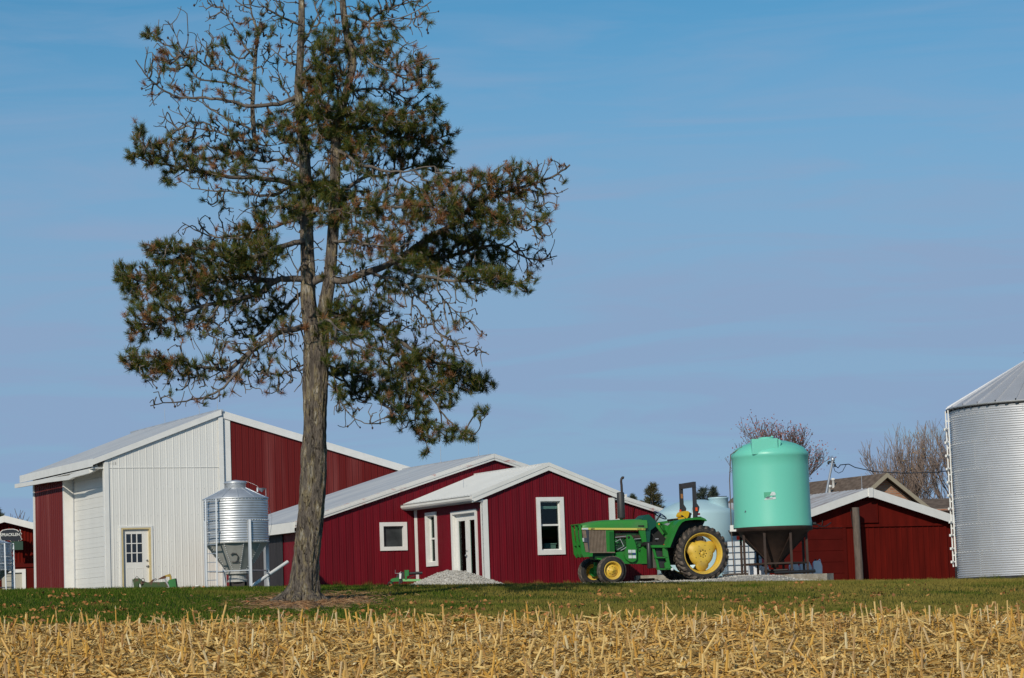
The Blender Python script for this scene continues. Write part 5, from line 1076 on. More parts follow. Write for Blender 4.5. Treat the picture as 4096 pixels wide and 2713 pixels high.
def resample(P, step=.10):
    P = np.array(P); d = np.r_[0, np.cumsum(np.linalg.norm(np.diff(P, axis=0), axis=1))]; T = np.arange(0, d[-1] + step * .5, step)
    Q = np.stack([np.interp(T, d, P[:, i]) for i in range(3)], 1)
    if len(Q) > 7:
        for _ in range(2): Q[1:-1] = (Q[:-2] + 2 * Q[1:-1] + Q[2:]) / 4
        w_ = rg.normal(0, .024, Q.shape); w_[0] = 0; Q += np.stack([np.convolve(w_[:, i], np.ones(4) / 2.6, 'same') for i in range(3)], 1)
    return Q
for P in (LS, RS, TS):
    Q = resample([p[0] for p in P]); b0 = len(nodes)
    for i, q in enumerate(Q): nodes.append(q); par.append(b0 + i - 1 if i else -1); rad0.append(-1.)      # radius -1: part of the trunk mesh
b0 = len(nodes)
Q = resample([TP(*p) for p, r in trunk_pts][5:])
for i, q in enumerate(Q): nodes.append(q); par.append(b0 + i - 1 if i else -1); rad0.append(-1.)
for pts, dd, r0 in limbs:
    n = len(pts); x0 = np.array(nodes)
    # start depth: join the nearest node seen in the picture
    P0 = TP(*pts[0]); i0 = int(np.argmin((x0[:, 0] - P0[0]) ** 2 + (x0[:, 2] - P0[2]) ** 2)); d0 = x0[i0, 1] - D0
    P = [x0[i0]] + [TP(*p, d0 + dd * (k / (n - 1)) ** .8) for k, p in enumerate(pts)][1:]
    Q = resample(P); prev = i0; m_ = len(Q)
    for k in range(1, m_):
        nodes.append(Q[k]); par.append(prev); prev = len(nodes) - 1; rad0.append(r0 * KS * (1 - .82 * k / m_))
n_limb = len(nodes)
# crown regions (picture px): x, y, rx, ry, needle density, brown share, twig density
B = [
 (700, -110, 85, 70, .5, .4, 1.0), (800, -120, 85, 80, .8, .3, 1.0), (600, -60, 60, 40, .2, .5, 1.0), (900, -50, 70, 40, .3, .4, 1.0), (730, 225, 60, 50, .8, .2, .6), (800, 260, 60, 40, .9, .2, .6), (735, 150, 45, 60, .5, .2, .5), (700, 330, 60, 40, .6, .25, .6), (820, 330, 60, 40, .7, .2, .6), (730, 440, 60, 50, .7, .15, .5),
 (352, 78, 26, 18, 1.1, .15, 1), (405, 135, 55, 32, .6, .6, 1), (495, 108, 38, 26, .5, .3, .8), (590, 80, 45, 42, .45, .55, 1.1), (520, 30, 50, 40, .0, 0, .8),
 (450, 175, 130, 62, .12, .5, 1.0), (370, 190, 50, 60, .08, .9, .8), (560, 220, 80, 110, .12, .3, .9), (640, 110, 55, 95, .05, .5, .8), (640, 20, 90, 40, .05, .6, .9),
 (745, 50, 55, 60, .25, .2, .9), (765, 130, 48, 70, 1.0, .1, .8), (860, 70, 62, 65, .7, .12, 1.0), (940, 25, 70, 45, .1, .6, 1.1), (900, 130, 80, 40, .35, .3, 1), (975, 160, 32, 35, 1.1, .55, .7),
 (760, 200, 60, 50, .9, .35, .9), (860, 205, 60, 45, .5, .5, .9), (955, 210, 60, 50, .25, .5, .9), (1003, 245, 24, 26, 1.3, .05, .7), (930, 270, 50, 35, .9, .25, .9),
 (700, 285, 95, 45, 1.3, .28, .8), (850, 295, 110, 52, 1.4, .22, .8), (990, 305, 65, 30, 1.1, .12, .8), (970, 350, 75, 42, 1.2, .2, .9), (1010, 395, 42, 34, .8, .1, .9), (860, 365, 90, 42, .7, .12, 1.0),
 (318, 300, 18, 22, 1.2, .2, .8), (335, 350, 42, 32, 1.1, .25, .9), (405, 350, 55, 45, .9, .35, 1), (490, 375, 80, 42, .9, .4, 1.1), (570, 340, 60, 50, .8, .3, 1), (480, 310, 90, 40, .15, .4, 1.1), (620, 400, 80, 55, .35, .2, 1.1),
 (390, 415, 25, 20, .8, .6, .7), (560, 455, 100, 45, .12, .2, 1.1), (880, 430, 105, 40, .15, .15, 1.2), (750, 380, 50, 60, .25, .2, .8),
 (745, 470, 85, 55, 1.4, .15, .8), (640, 490, 60, 35, .9, .1, .9), (820, 490, 60, 50, 1.0, .2, .9), (915, 470, 80, 45, .9, .4, 1.0), (1005, 470, 62, 55, 1.3, .65, .9), (1100, 430, 75, 42, 1.1, .6, 1.0), (1190, 415, 62, 45, .9, .6, 1.0), (1270, 410, 55, 45, .12, .8, 1.0),
 (1110, 510, 95, 55, 1.5, .1, .9), (1060, 590, 110, 50, 1.5, .07, 1.0), (960, 560, 80, 55, .8, .3, 1.2), (950, 640, 90, 42, .9, .12, 1.1), (1220, 470, 70, 45, .35, .3, 1.0), (1225, 540, 60, 50, .12, .6, 1.0), (1240, 598, 50, 25, .2, .9, 1), (1180, 650, 60, 30, .9, .1, .9), (1110, 640, 60, 35, .8, .1, 1.0),
 (870, 560, 75, 45, .7, .75, 1.0), (800, 600, 70, 60, .2, .5, 1.3), (480, 540, 75, 38, .05, .9, 1.0), (580, 545, 65, 35, 1.2, .3, .9), (590, 590, 70, 42, 1.4, .22, .9), (490, 605, 95, 48, 1.5, .2, .9), (395, 585, 52, 35, 1.3, .25, .9), (350, 570, 25, 22, .7, .7, .8),
 (290, 635, 32, 28, 1.5, .1, .8), (340, 665, 58, 50, 1.3, .15, .9), (430, 670, 80, 48, 1.2, .15, 1.0), (530, 660, 80, 50, .8, .15, 1.2), (610, 660, 70, 55, .25, .1, 1.5), (330, 735, 45, 35, 1.3, .22, .9), (420, 745, 70, 40, .7, .3, 1.2), (520, 740, 70, 45, .45, .2, 1.5), (320, 775, 25, 20, 1, .15, .8),
 (635, 735, 45, 35, .9, .05, 1.2), (600, 700, 70, 50, .25, .1, 1.4), (785, 745, 62, 48, 1.7, .22, .8), (735, 745, 30, 26, 1.3, .25, .6), (830, 700, 60, 60, .4, .05, 1.2),
 (300, 828, 25, 24, 1.5, .12, .9), (345, 845, 45, 32, 1.4, .15, 1), (410, 850, 45, 28, 1.2, .1, 1), (480, 855, 60, 30, .6, .1, 1.2), (560, 830, 70, 55, .25, .2, 1.3), (430, 905, 90, 40, .05, .3, 1.0), (600, 880, 90, 40, .15, .9, 1.1), (640, 820, 70, 70, .1, .6, 1.2), (560, 770, 100, 40, .12, .3, 1.3), (350, 925, 30, 18, .05, 1, .6),
 (870, 745, 60, 45, .9, .12, 1.1), (900, 830, 70, 48, 1.0, .25, 1.0), (990, 850, 80, 42, 1.5, .25, 1.0), (1060, 875, 55, 38, 1.3, .15, .9), (1115, 885, 28, 22, 1.9, .2, .7), (815, 880, 52, 52, 1.2, .1, 1.0), (930, 910, 65, 42, .9, .15, 1.1), (1000, 920, 60, 35, .8, .2, 1.1), (950, 965, 50, 35, 1.0, .1, 1.0), (1020, 1000, 62, 25, 1.2, .2, .9), (1085, 1007, 22, 14, 1.3, .2, .7), (984, 1050, 12, 10, 1.5, .3, .5),
 (960, 710, 90, 50, .06, .2, 1.4), (1060, 700, 55, 45, .05, .3, .9), (1080, 790, 55, 45, .06, .7, .9), (1000, 770, 70, 40, .2, .2, 1.2), (830, 950, 60, 50, .08, .3, .9), (780, 820, 40, 50, .6, .1, .9), (1115, 950, 18, 14, 1.2, .4, .6), (890, 900, 50, 40, .5, .2, 1), (730, 990, 20, 30, 0, 0, .3),
]
att = []
for (cx, cy, rx, ry, nd, br, td) in B:
    area = PI * rx * ry; nl = area * 3.0 / 330 * nd; nb = area / 210 * td
    for kind, cnt in ((1, nl), (0, nb)):
        cnt = int(cnt)
        if cnt < 1: continue
        a = rg.uniform(0, 2 * PI, cnt); r_ = np.sqrt(rg.uniform(0, 1, cnt)) * rg.uniform(.88, 1.12, cnt)
        X = cx + rx * r_ * np.cos(a); Y = cy + ry * r_ * np.sin(a)
        if kind == 0: pass
        for x, y in zip(X, Y): att.append((x, y, kind, 1 if rg.random() < br * .72 else 0))
hull = [(330, 60), (520, -40), (990, -40), (1005, 240), (1045, 320), (1090, 420), (1200, 410), (1270, 420), (1270, 590), (1200, 650), (1090, 690), (1120, 830), (1120, 890), (990, 990), (800, 955), (700, 880), (480, 900), (360, 920), (300, 840), (340, 770), (290, 630), (355, 570), (440, 520), (470, 450), (320, 350), (330, 300), (420, 215), (330, 140)]
def inside(x, y):
    c = False
    for (x1, y1), (x2, y2) in zip(hull, hull[1:] + hull[:1]):
        if (y1 > y) != (y2 > y) and x < (x2 - x1) * (y - y1) / (y2 - y1) + x1: c = not c
    return c
for _ in range(4300):
    x, y = rg.uniform(290, 1280), rg.uniform(-40, 1000)
    if inside(x, y): att.append((x, y, 0, 0))
att = np.array(att); att = att[att[:, 1] > -215]
# depth of each tip: around the nearest limb in the picture, spread in depth
nd_ = np.array(nodes); lim = nd_[0:n_limb]
pts3 = []
for x, y, kd, br in att:
    P = TP(x, y); d2 = (lim[:, 0] - P[0]) ** 2 + (lim[:, 2] - P[2]) ** 2; i = int(np.argmin(d2))
    off = math.sqrt(d2[i]); dep = lim[i, 1] - D0 + rg.normal(0, .13 + .48 * min(off, 1.3)); pts3.append(TP(x, y, dep))
pts3 = np.array(pts3)
# grow: nearest tips first, each joined to the nearest node by a curved twig
dmin = np.array([np.min(np.sum((lim - p) ** 2, 1)) for p in pts3]); order = np.argsort(dmin)
cap = 70000; NN = np.zeros((cap, 3), np.float32); NN[:len(nodes)] = nd_; cnt = len(nodes); leaf = []
PR = list(par); ctr = np.array([TREE[0], 0])
DR = np.zeros((cap, 3), np.float32)
for i in range(cnt):
    if PR[i] >= 0: q = NN[i] - NN[PR[i]]; DR[i] = q / (np.linalg.norm(q) + 1e-9)
    else: DR[i] = (0, 0, 1)
for oi in order:
    p = pts3[oi]; q = NN[:cnt]; dv = p - q; d2 = (dv ** 2).sum(1); ds = np.sqrt(d2) + 1e-6
    pen = np.abs(q[:, 0] - ctr[0]) - abs(p[0] - ctr[0]); cosa = (dv * DR[:cnt]).sum(1) / ds
    cost = d2 * (1.9 - .9 * cosa) + np.maximum(pen, 0) ** 2 * 2.5 + .012
    j = int(np.argmin(cost)); s = NN[j].astype(float); L_ = float(ds[j]); k = max(1, int(L_ / .066))
    dj = DR[j].astype(float); ch = (p - s) / L_; t0 = dj * .75 + ch * .5 + rg.normal(0, .12, 3); t1 = ch * .6 + np.array([0, 0, .45]) + rg.normal(0, .28, 3); t0 *= L_ * .95; t1 *= L_ * .8
    prev = j; last = s
    for t in range(1, k + 1):
        u_ = t / k; h00 = 2 * u_ ** 3 - 3 * u_ ** 2 + 1; h10 = u_ ** 3 - 2 * u_ ** 2 + u_; h01 = 1 - h00; h11 = u_ ** 3 - u_ ** 2
        z = h00 * s + h10 * t0 + h01 * p + h11 * t1
        if cnt < cap: NN[cnt] = z; q_ = z - last; DR[cnt] = q_ / (np.linalg.norm(q_) + 1e-9); PR.append(prev); prev = cnt; cnt += 1; last = z
    leaf.append((prev, oi))
NN = NN[:cnt]; PR = np.array(PR)
des = np.zeros(cnt)
for i, _ in leaf: des[i] += 1
for i in range(cnt - 1, -1, -1):
    if PR[i] >= 0: des[PR[i]] += des[i]
RAD = .0064 * np.maximum(des, 1) ** .36; RAD = np.minimum(RAD, .04)
r0 = np.array(rad0 + [0] * (cnt - len(rad0))); RAD[:n_limb] = np.where(r0[:n_limb] > 0, np.maximum(r0[:n_limb], .009), .024)
idx = np.array([i for i in range(cnt) if PR[i] >= 0 and not (i < len(r0) and r0[i] < 0)])
def sticks(A, Bp, ra, rb, n=4):
    d = Bp - A; L_ = np.linalg.norm(d, axis=1, keepdims=True) + 1e-9; d = d / L_
    up = np.where(np.abs(d[:, 2:3]) > .9, np.array([[1., 0, 0]]), np.array([[0, 0, 1.]])); a = np.cross(d, up); a /= np.linalg.norm(a, axis=1, keepdims=True); b = np.cross(d, a)
    V = []
    for (c, r) in ((A, ra), (Bp, rb)):
        for k in range(n): t = 2 * PI * k / n; V.append(c + (a * math.cos(t) + b * math.sin(t)) * r[:, None])
    V = np.stack(V, 1); m_ = len(A); f = []
    for k in range(n): f.append([k, (k + 1) % n, n + (k + 1) % n, n + k])
    F_ = (np.array(f)[None] + (2 * n * np.arange(m_))[:, None, None]).reshape(-1, 4)
    return V.reshape(-1, 3), F_
pr_r = RAD[PR[idx]]; ra = np.where(r0[PR[idx]] < 0, RAD[idx] * 1.2, np.minimum(pr_r, RAD[idx] * 1.25))
V, F_ = sticks(NN[PR[idx]] - base, NN[idx] - base, ra, RAD[idx], 5)
br_m = mat('twig_bark', (.075, .062, .052), .9, 0, .35, 3, col2=(.20, .165, .135), thr=(.35, .7))
npmesh('branches', V, F_, br_m, pine, smooth=True)
# needles: tufts of fine blades at the live tips
def tufts(C_, D_, n, ln, wd, spread, rg, sh_=.13):
    m_ = len(C_); d = np.repeat(D_, n, 0) ; v = rg.normal(0, 1, (m_ * n, 3)); v /= np.linalg.norm(v, axis=1, keepdims=True)
    d = d + v * spread; d /= np.linalg.norm(d, axis=1, keepdims=True); l_ = ln * rg.uniform(.7, 1.15, (m_ * n, 1))
    c = np.repeat(C_, n, 0) + rg.normal(0, .010, (m_ * n, 3)) - np.repeat(D_, n, 0) * rg.uniform(0, sh_, (m_ * n, 1)); s = np.cross(d, rg.normal(0, 1, (m_ * n, 3))); s /= np.linalg.norm(s, axis=1, keepdims=True); s *= wd / 2
    V = np.stack([c - s, c + s, c + d * l_ + s * .4, c + d * l_ - s * .4], 1).reshape(-1, 3); return V, np.arange(m_ * n * 4).reshape(-1, 4)
tip = np.array([i for i, _ in leaf]); oi = np.array([o for _, o in leaf]); knd = att[oi, 2]; brn = att[oi, 3]
dirs = NN[tip] - NN[PR[tip]]; dirs /= np.linalg.norm(dirs, axis=1, keepdims=True) + 1e-9; dirs = dirs * .6 + np.array([0, 0, .35])
def nm(name, cols): return mat(name, cols[0], .55, col2=cols[1:], island=True, thr=(0, 1), spec=.3)
gm = nm('green_needles', [(.014, .040, .008), (.036, .074, .012), (.068, .100, .015), (.13, .125, .018), (.21, .12, .025)]); bm = nm('brown_needles', [(.14, .055, .018), (.28, .11, .04), (.38, .19, .08)])
g_ = (knd == 1) & (brn == 0); b_m = (knd == 1) & (brn == 1)
V1, F1 = tufts(NN[tip[g_]] - base, dirs[g_], 74, .108, .0056, .55, rg)
npmesh('green_needles', V1, F1, gm, pine)
V1, F1 = tufts(NN[tip[b_m]] - base, dirs[b_m] * .7, 54, .098, .0056, .7, rg)
npmesh('brown_needles', V1, F1, bm, pine, label='dead reddish brown needles')
# cones on part of the bare tips
ci = tip[(knd == 0) & (rg.random(len(knd)) < .16)]
basev = np.array([(1, 0, 0), (-1, 0, 0), (0, 1, 0), (0, -1, 0), (0, 0, 1), (0, 0, -1)], float) * np.array([.019, .019, .027]); fc = np.array([(0, 2, 4), (2, 1, 4), (1, 3, 4), (3, 0, 4), (2, 0, 5), (1, 2, 5), (3, 1, 5), (0, 3, 5)])
V1 = (NN[ci][:, None] - base + basev[None] * rg.uniform(.7, 1.3, (len(ci), 1, 1))).reshape(-1, 3); F1 = (fc[None] + 6 * np.arange(len(ci))[:, None, None]).reshape(-1, 3)
o = npmesh('pine_cones', V1, F1, mat('cone_brown', (.06, .035, .025), .9), pine); o['kind'] = 'stuff'
print('pine nodes', cnt, 'tips', len(leaf), 'green', int(g_.sum()), 'brown', int(b_m.sum()))

# ---------------------------------------------------------------- background trees
def bare_tree(name, label, loc, H, spread, seed, col, leaves=None, lean=0, trunk_r=.12, n0=5, lv=5, up=.5, group=None):
    r = random.Random(seed); A = []; Bq = []; Ra = []; Rb = []; tips = []
    def grow(p, d, L_, rad, lev):
        q = p; dd = d.copy(); n = 3
        for i in range(n):
            dd = (dd + Vector((r.gauss(0, .10), r.gauss(0, .10), r.gauss(0, .05) + .04 * up))).normalized(); q2 = q + dd * L_ / n
            A.append(tuple(q)); Bq.append(tuple(q2)); Ra.append(rad * (1 - .25 * i / n)); Rb.append(rad * (1 - .25 * (i + 1) / n)); q = q2
            if lev < lv and (lev > 0 or i > 0) and r.random() < .75: 
                s = Vector((r.gauss(0, 1), r.gauss(0, 1), r.gauss(0, .35))).normalized(); grow(q, (dd * .75 + s * spread).normalized(), L_ * r.uniform(.55, .8), rad * .5, lev + 1)
        if lev < lv:
            for _ in range(2 if lev else n0):
                s = Vector((r.gauss(0, 1), r.gauss(0, 1), r.gauss(0, .3))).normalized(); grow(q, (dd * .85 + s * spread * .8).normalized(), L_ * r.uniform(.6, .85), rad * .62, lev + 1)
        else: tips.append(tuple(q))
    grow(Vector((0, 0, 0)), Vector((lean, 0, 1)), H * .27, trunk_r, 0)
    t = thing(name, label, 'tree', loc, 0, group)
    A, Bq = np.array(A), np.array(Bq); k = H / max(.1, Bq[:, 2].max()); A *= k; Bq *= k; Ra, Rb = np.maximum(Ra, .009), np.maximum(Rb, .008)
    tr_ = np.array(Ra) > trunk_r * .55
    m_ = mat(name + '_bark', col, .9, 0, .3, 2)
    for nm_, s_ in (('trunk', tr_), ('branches', ~tr_)):
        V, F_ = sticks(A[s_], Bq[s_], np.array(Ra)[s_], np.array(Rb)[s_], 5 if nm_ == 'trunk' else 3); npmesh(nm_, V, F_, m_, t, smooth=True)
    if leaves:
        T = np.array(tips) * k; g = np.random.default_rng(seed); T = np.repeat(T, leaves[1], 0) + g.normal(0, leaves[3], (len(T) * leaves[1], 3)); T = T[g.random(len(T)) < leaves[4]]
        a = g.normal(0, 1, (len(T), 3)); a /= np.linalg.norm(a, axis=1, keepdims=True); b = np.cross(a, g.normal(0, 1, (len(T), 3))); b /= np.linalg.norm(b, axis=1, keepdims=True); s = leaves[2]
        V = np.stack([T - a * s, T + b * s * .6, T + a * s, T - b * s * .6], 1).reshape(-1, 3); npmesh('leaves', V, np.arange(len(V)).reshape(-1, 4), leaves[0], t)
    return t
redm = nm('red_leaves', [(.16, .03, .02), (.30, .07, .04), (.40, .16, .10)]); yl = nm('last_leaves', [(.30, .15, .05), (.42, .28, .08)])
p = W(3190, 2300, 112); bare_tree('maple_tree', 'thin branched tree with sparse dark red leaves behind the mint green tank', (p[0], 112, 1.1), W(3125, 1640, 112)[2] - 1.1, .46, 5, (.14, .10, .085), (redm, 3, .042, .14, .6), n0=6, lv=5, up=3.0, trunk_r=.10)
p = W(3690, 2300, 152); bare_tree('bare_tree', 'leafless spreading tree between the brick house and the grain bin', (p[0], 152, 1.1), W(3680, 1690, 152)[2] - 1.1, .40, 12, (.27, .20, .165), (yl, 1, .06, .05, .012), n0=7, lv=5, up=3.2, trunk_r=.13)
p = W(3800, 2300, 150); bare_tree('bare_tree', 'leafless tree right against the left edge of the grain bin', (p[0], 150, 1.1), W(3800, 1680, 150)[2] - 1.1, .42, 23, (.27, .20, .165), (yl, 1, .07, .05, .02), n0=7, lv=5, up=3.2, trunk_r=.13)
p = W(108, 2340, 120); bare_tree('bare_tree', 'small bare tree between the two barns at the far left', (p[0], 120, 1.1), W(108, 2030, 120)[2] - 1.1, .5, 31, (.12, .09, .08), n0=4, lv=4, up=1.5)
def spruce(loc, H, Rb_, seed, cols, label, n=2600):
    t = thing('spruce_tree', label, 'tree', loc, 0, 'evergreens behind the sheds'); g = np.random.default_rng(seed)
    mb = MB(); mb.tube([(0, 0, 0), (0, 0, H * .98)], [.16, .02], 8); mb.build('trunk', M['wood'], t)
    # whorled boughs: each bough a run of short sprays
    C_ = []; D_ = []
    nb = 150
    for i in range(nb):
        h = (i / nb) ** .85; z = H * (.06 + .92 * h); R_ = Rb_ * (1 - h) ** .75 * g.uniform(.75, 1.12) + .05; a = g.uniform(0, 2 * PI); m_ = max(3, int(n / nb * (R_ / Rb_ + .25)))
        s = np.sqrt(g.uniform(.02, 1, m_)); d = np.array([math.cos(a), math.sin(a), 0])
        c = d[None] * (s * R_)[:, None] + np.array([0, 0, 1])[None] * (z - .12 * s * R_ + .16 * (s * R_) ** 2 / max(R_, .2))[:, None] + g.normal(0, .05 + .03 * R_, (m_, 3))
        C_.append(c); D_.append(np.repeat((d * .8 + np.array([0, 0, .45]))[None], m_, 0))
    C_, D_ = np.concatenate(C_), np.concatenate(D_)
    V, F_ = tufts(C_, D_, 10, .17, .02, .7, g); npmesh('crown', V, F_, nm('spruce_needles', cols), t)
    return t
gc = [(.022, .035, .018), (.05, .065, .03), (.10, .105, .05)]; gb2 = [(.025, .04, .028), (.06, .08, .06), (.10, .12, .09)]
for X_, Y_, D_, R_, sd_, cc, lb in ((2622, 1926, 118, 1.25, 3, [(.03, .035, .014), (.08, .075, .03), (.13, .11, .05)], 'olive brown spruce rising above the shed roof just left of the tractor roll bar'), (2545, 1975, 124, .8, 4, gc, 'small spruce tip left of the olive spruce above the shed roof'), (2826, 1944, 124, 1.3, 6, gb2, 'blue green spruce seen right of the roll bar above the blue tank'), (2868, 1940, 127, .85, 8, gb2, 'slim blue green spruce touching the left edge of the mint tank'), (2900, 2010, 122, .7, 10, gc, 'low spruce top just behind the left edge of the mint tank'), (-12, 2020, 118, .9, 9, gc, 'evergreen tip at the far left edge of the photo')):
    p = W(X_, 2340, D_); zt_ = W(X_, Y_, D_)[2]; spruce((p[0], D_, .9), zt_ - .9, R_ * 1.25, sd_, cc, lb)

# ---------------------------------------------------------------- grass, leaves, corn stubble
rg = np.random.default_rng(77)
def inview(y): return .205 * y + 1.2
def grass(n, y0, y1, h0, h1, wd, pw=1.0):
    y = y0 + (y1 - y0) * rg.random(n) ** pw; x = rg.uniform(-1, 1, n) * inview(y)
    e_ = ((x - TREE[0] - .08) / .9) ** 2 + ((y - TREE[1] - .3) / 2.6) ** 2; k = (e_ + .25 * np.sin(x * 9) * np.sin(y * 4) > rg.uniform(.35, 1.25, n)); x, y = x[k], y[k]
    z = gz(x, y); h = rg.uniform(h0, h1, len(x)) * (.75 + .5 * np.sin(x * 1.7 + y * .8) ** 2); a = rg.uniform(0, 2 * PI, len(x)); ww = wd * rg.uniform(.6, 1.3, len(x))
    c, s = np.cos(a) * ww, np.sin(a) * ww; tx_, ty_ = rg.normal(0, .35, len(x)) * h, rg.normal(0, .35, len(x)) * h
    V = np.stack([np.stack([x - c, y - s, z - .01], 1), np.stack([x + c, y + s, z - .01], 1), np.stack([x + tx_, y + ty_, z + h], 1)], 1)
    return V.reshape(-1, 3)
V = np.concatenate([grass(190000, 33.9, 55, .025, .06, .007), grass(40000, 50, 56, .03, .07, .008), grass(60000, 55, 76.2, .03, .08, .012)])
def tuftline(p0, p1, n, h0, h1, sp):
    t = rg.random(n); x = p0[0] + (p1[0] - p0[0]) * t + rg.normal(0, sp, n); y = p0[1] + (p1[1] - p0[1]) * t - np.abs(rg.normal(0, sp, n)) - .05; z = gz(x, y) - .02
    h = rg.uniform(h0, h1, n) * (.4 + np.abs(np.sin(x * 3.1) * np.sin(x * 7.3 + 1))); a = rg.uniform(0, 2 * PI, n); c, s_ = np.cos(a) * .006, np.sin(a) * .006; tx_, ty_ = rg.normal(0, .4, n) * h, rg.normal(0, .4, n) * h
    return np.stack([np.stack([x - c, y - s_, z], 1), np.stack([x + c, y + s_, z], 1), np.stack([x + tx_, y + ty_, z + h], 1)], 1).reshape(-1, 3)
V = np.concatenate([V, tuftline((-6.5, 79.5), (-2.6, 81.4), 3500, .08, .22, .12), tuftline((-13.2, 83.8), (-9.6, 85.6), 2500, .06, .2, .12), tuftline((-.9, 76.7), (2.8, 78.4), 2500, .05, .2, .1), tuftline((9.2, 92.2), (15.6, 95.3), 4000, .04, .15, .15), tuftline((13.2, 76.9), (17, 76.4), 2500, .1, .26, .15), tuftline((8.0, 77.2), (9.3, 77.7), 900, .06, .2, .08)])
gm2 = mat('grass_blades', (.020, .048, .004), .9, col2=[(.040, .086, .007), (.075, .12, .014), (.17, .15, .04)], island=True, thr=(0, 1), spec=.04)
_n = gm2.node_tree.nodes; _l = gm2.node_tree.links; _t = _n.new('ShaderNodeTexCoord'); _z = _n.new('ShaderNodeTexNoise'); _z.inputs['Scale'].default_value = .55; _z.inputs['Detail'].default_value = 5; _l.new(_t.outputs['Object'], _z.inputs['Vector'])
_r = _n.new('ShaderNodeMapRange'); _r.inputs['From Min'].default_value = .42; _r.inputs['From Max'].default_value = .64; _x = _n.new('ShaderNodeSeparateXYZ'); _l.new(_t.outputs['Object'], _x.inputs[0]); _q = _n.new('ShaderNodeMapRange'); _q.interpolation_type = 'SMOOTHSTEP'; _q.inputs['From Min'].default_value = -4.5; _q.inputs['From Max'].default_value = 1.5; _q.inputs['To Min'].default_value = -.11; _q.inputs['To Max'].default_value = .11; _l.new(_x.outputs['X'], _q.inputs['Value']); _a = _n.new('ShaderNodeMath'); _l.new(_z.outputs[0], _a.inputs[0]); _l.new(_q.outputs[0], _a.inputs[1]); _l.new(_a.outputs[0], _r.inputs[0])
_m = _n.new('ShaderNodeMix'); _m.data_type = 'RGBA'; _m.inputs['B'].default_value = (.26, .195, .05, 1); _cr = [x for x in _n if x.type == 'VALTORGB'][0]
_s = _n.new('ShaderNodeMath'); _s.operation = 'MULTIPLY'; _s.inputs[1].default_value = .75; _l.new(_r.outputs[0], _s.inputs[0]); _l.new(_s.outputs[0], _m.inputs['Factor']); _l.new(_cr.outputs[0], _m.inputs['A']); _l.new(_m.outputs['Result'], _n['Principled BSDF'].inputs['Base Color'])
npmesh('grass', V, np.arange(len(V)).reshape(-1, 3), gm2, kind='stuff', label='short green lawn grass')
def leaves_mesh(name, x, y, s0, s1, m_, label, lift=.012):
    n = len(x); z = gz(x, y) + rg.uniform(.01, .045, n); s = rg.uniform(s0, s1, n)[:, None]
    a = rg.normal(0, 1, (n, 3)); a[:, 2] *= .45; a /= np.linalg.norm(a, axis=1, keepdims=True); b = np.cross(a, rg.normal(0, 1, (n, 3)) + np.array([0, 0, .8])); b /= np.linalg.norm(b, axis=1, keepdims=True)
    c = np.stack([x, y, z], 1); nrm = np.cross(a, b)
    V = np.stack([c - a * s, c - a * s * .1 + b * s * .7 + nrm * s * .25, c + a * s, c + a * s * .1 - b * s * .7 + nrm * s * .25], 1).reshape(-1, 3)
    npmesh(name, V, np.arange(len(V)).reshape(-1, 4), m_, kind='stuff', label=label)
lm = mat('fallen_leaf', (.24, .08, .025), .8, col2=[(.42, .16, .045), (.55, .26, .08), (.28, .12, .05)], island=True, thr=(0, 1))
xs, ys = [], []
for _ in range(190):
    y = 35 + 20 * rg.random(); x = rg.uniform(-1, 1) * inview(y); k = int(rg.integers(1, 5) if rg.random() < .7 else rg.integers(8, 34)); xs.append(x + rg.normal(0, .16, k)); ys.append(y + rg.normal(0, .55, k))
xs.append(rg.uniform(-12, 12, 350)); ys.append(rg.uniform(34.5, 56, 350)); xs.append(rg.uniform(-8.5, -2.0, 900)); ys.append(34.1 + np.abs(rg.normal(0, .7, 900)))
for cx, cy in ((TREE[0], 44.5), (-1.75, 75.7), (-1.5, 75.6)): xs.append(cx + rg.normal(0, .35 if cy < 60 else .12, 60)); ys.append(cy + rg.normal(0, .8 if cy < 60 else .25, 60))
leaves_mesh('fallen_leaves', np.concatenate(xs), np.concatenate(ys), .02, .05, lm, 'scattered orange brown leaves on the lawn')
n = 5200; a = rg.uniform(0, 2 * PI, n); q = np.abs(rg.normal(0, .62, n)); x = TREE[0] + .05 + q * np.cos(a) * 1.0; y = TREE[1] + .3 + q * np.sin(a) * 2.9; z = gz(x, y) + rg.uniform(.03, .055, n)
Vn, Fn = tufts(np.stack([x, y, z], 1), np.stack([np.cos(a * 7), np.sin(a * 7), 0 * a], 1), 2, .11, .009, .35, rg, .02)
npmesh('needle_litter', Vn, Fn, nm('litter_needles', [(.16, .08, .035), (.30, .16, .075), (.42, .27, .14)]), kind='stuff', label='fallen brown needles around the foot of the pine')
# corn residue lying on the field
n = 135000; y = 19.0 + 15.6 * rg.random(n) ** 1.0; x = rg.uniform(-1, 1, n) * (.205 * y + .8); dn = np.sin(x * 2.3 + 1.3 * np.sin(y * 1.1)) * np.sin(y * 2.9 + 1.7 * np.sin(x * .9)) + .5 * np.sin(x * 5.1 + y * 3.7); kp = rg.random(n) < .72 + .35 * dn; x, y = x[kp], y[kp]; n = len(x); z = gz(x, y) + rg.exponential(.026, n) + .004
Ln = rg.uniform(.04, .17, n) * rg.choice([1, 1, 1.9], n); wd = rg.uniform(.003, .013, n); a = rg.uniform(0, 2 * PI, n); el = rg.normal(0, .22, n)
d = np.stack([np.cos(a) * np.cos(el), np.sin(a) * np.cos(el), np.sin(el)], 1); s = np.cross(d, np.array([0, 0, 1.]) + rg.normal(0, .5, (n, 3))); s /= np.linalg.norm(s, axis=1, keepdims=True)
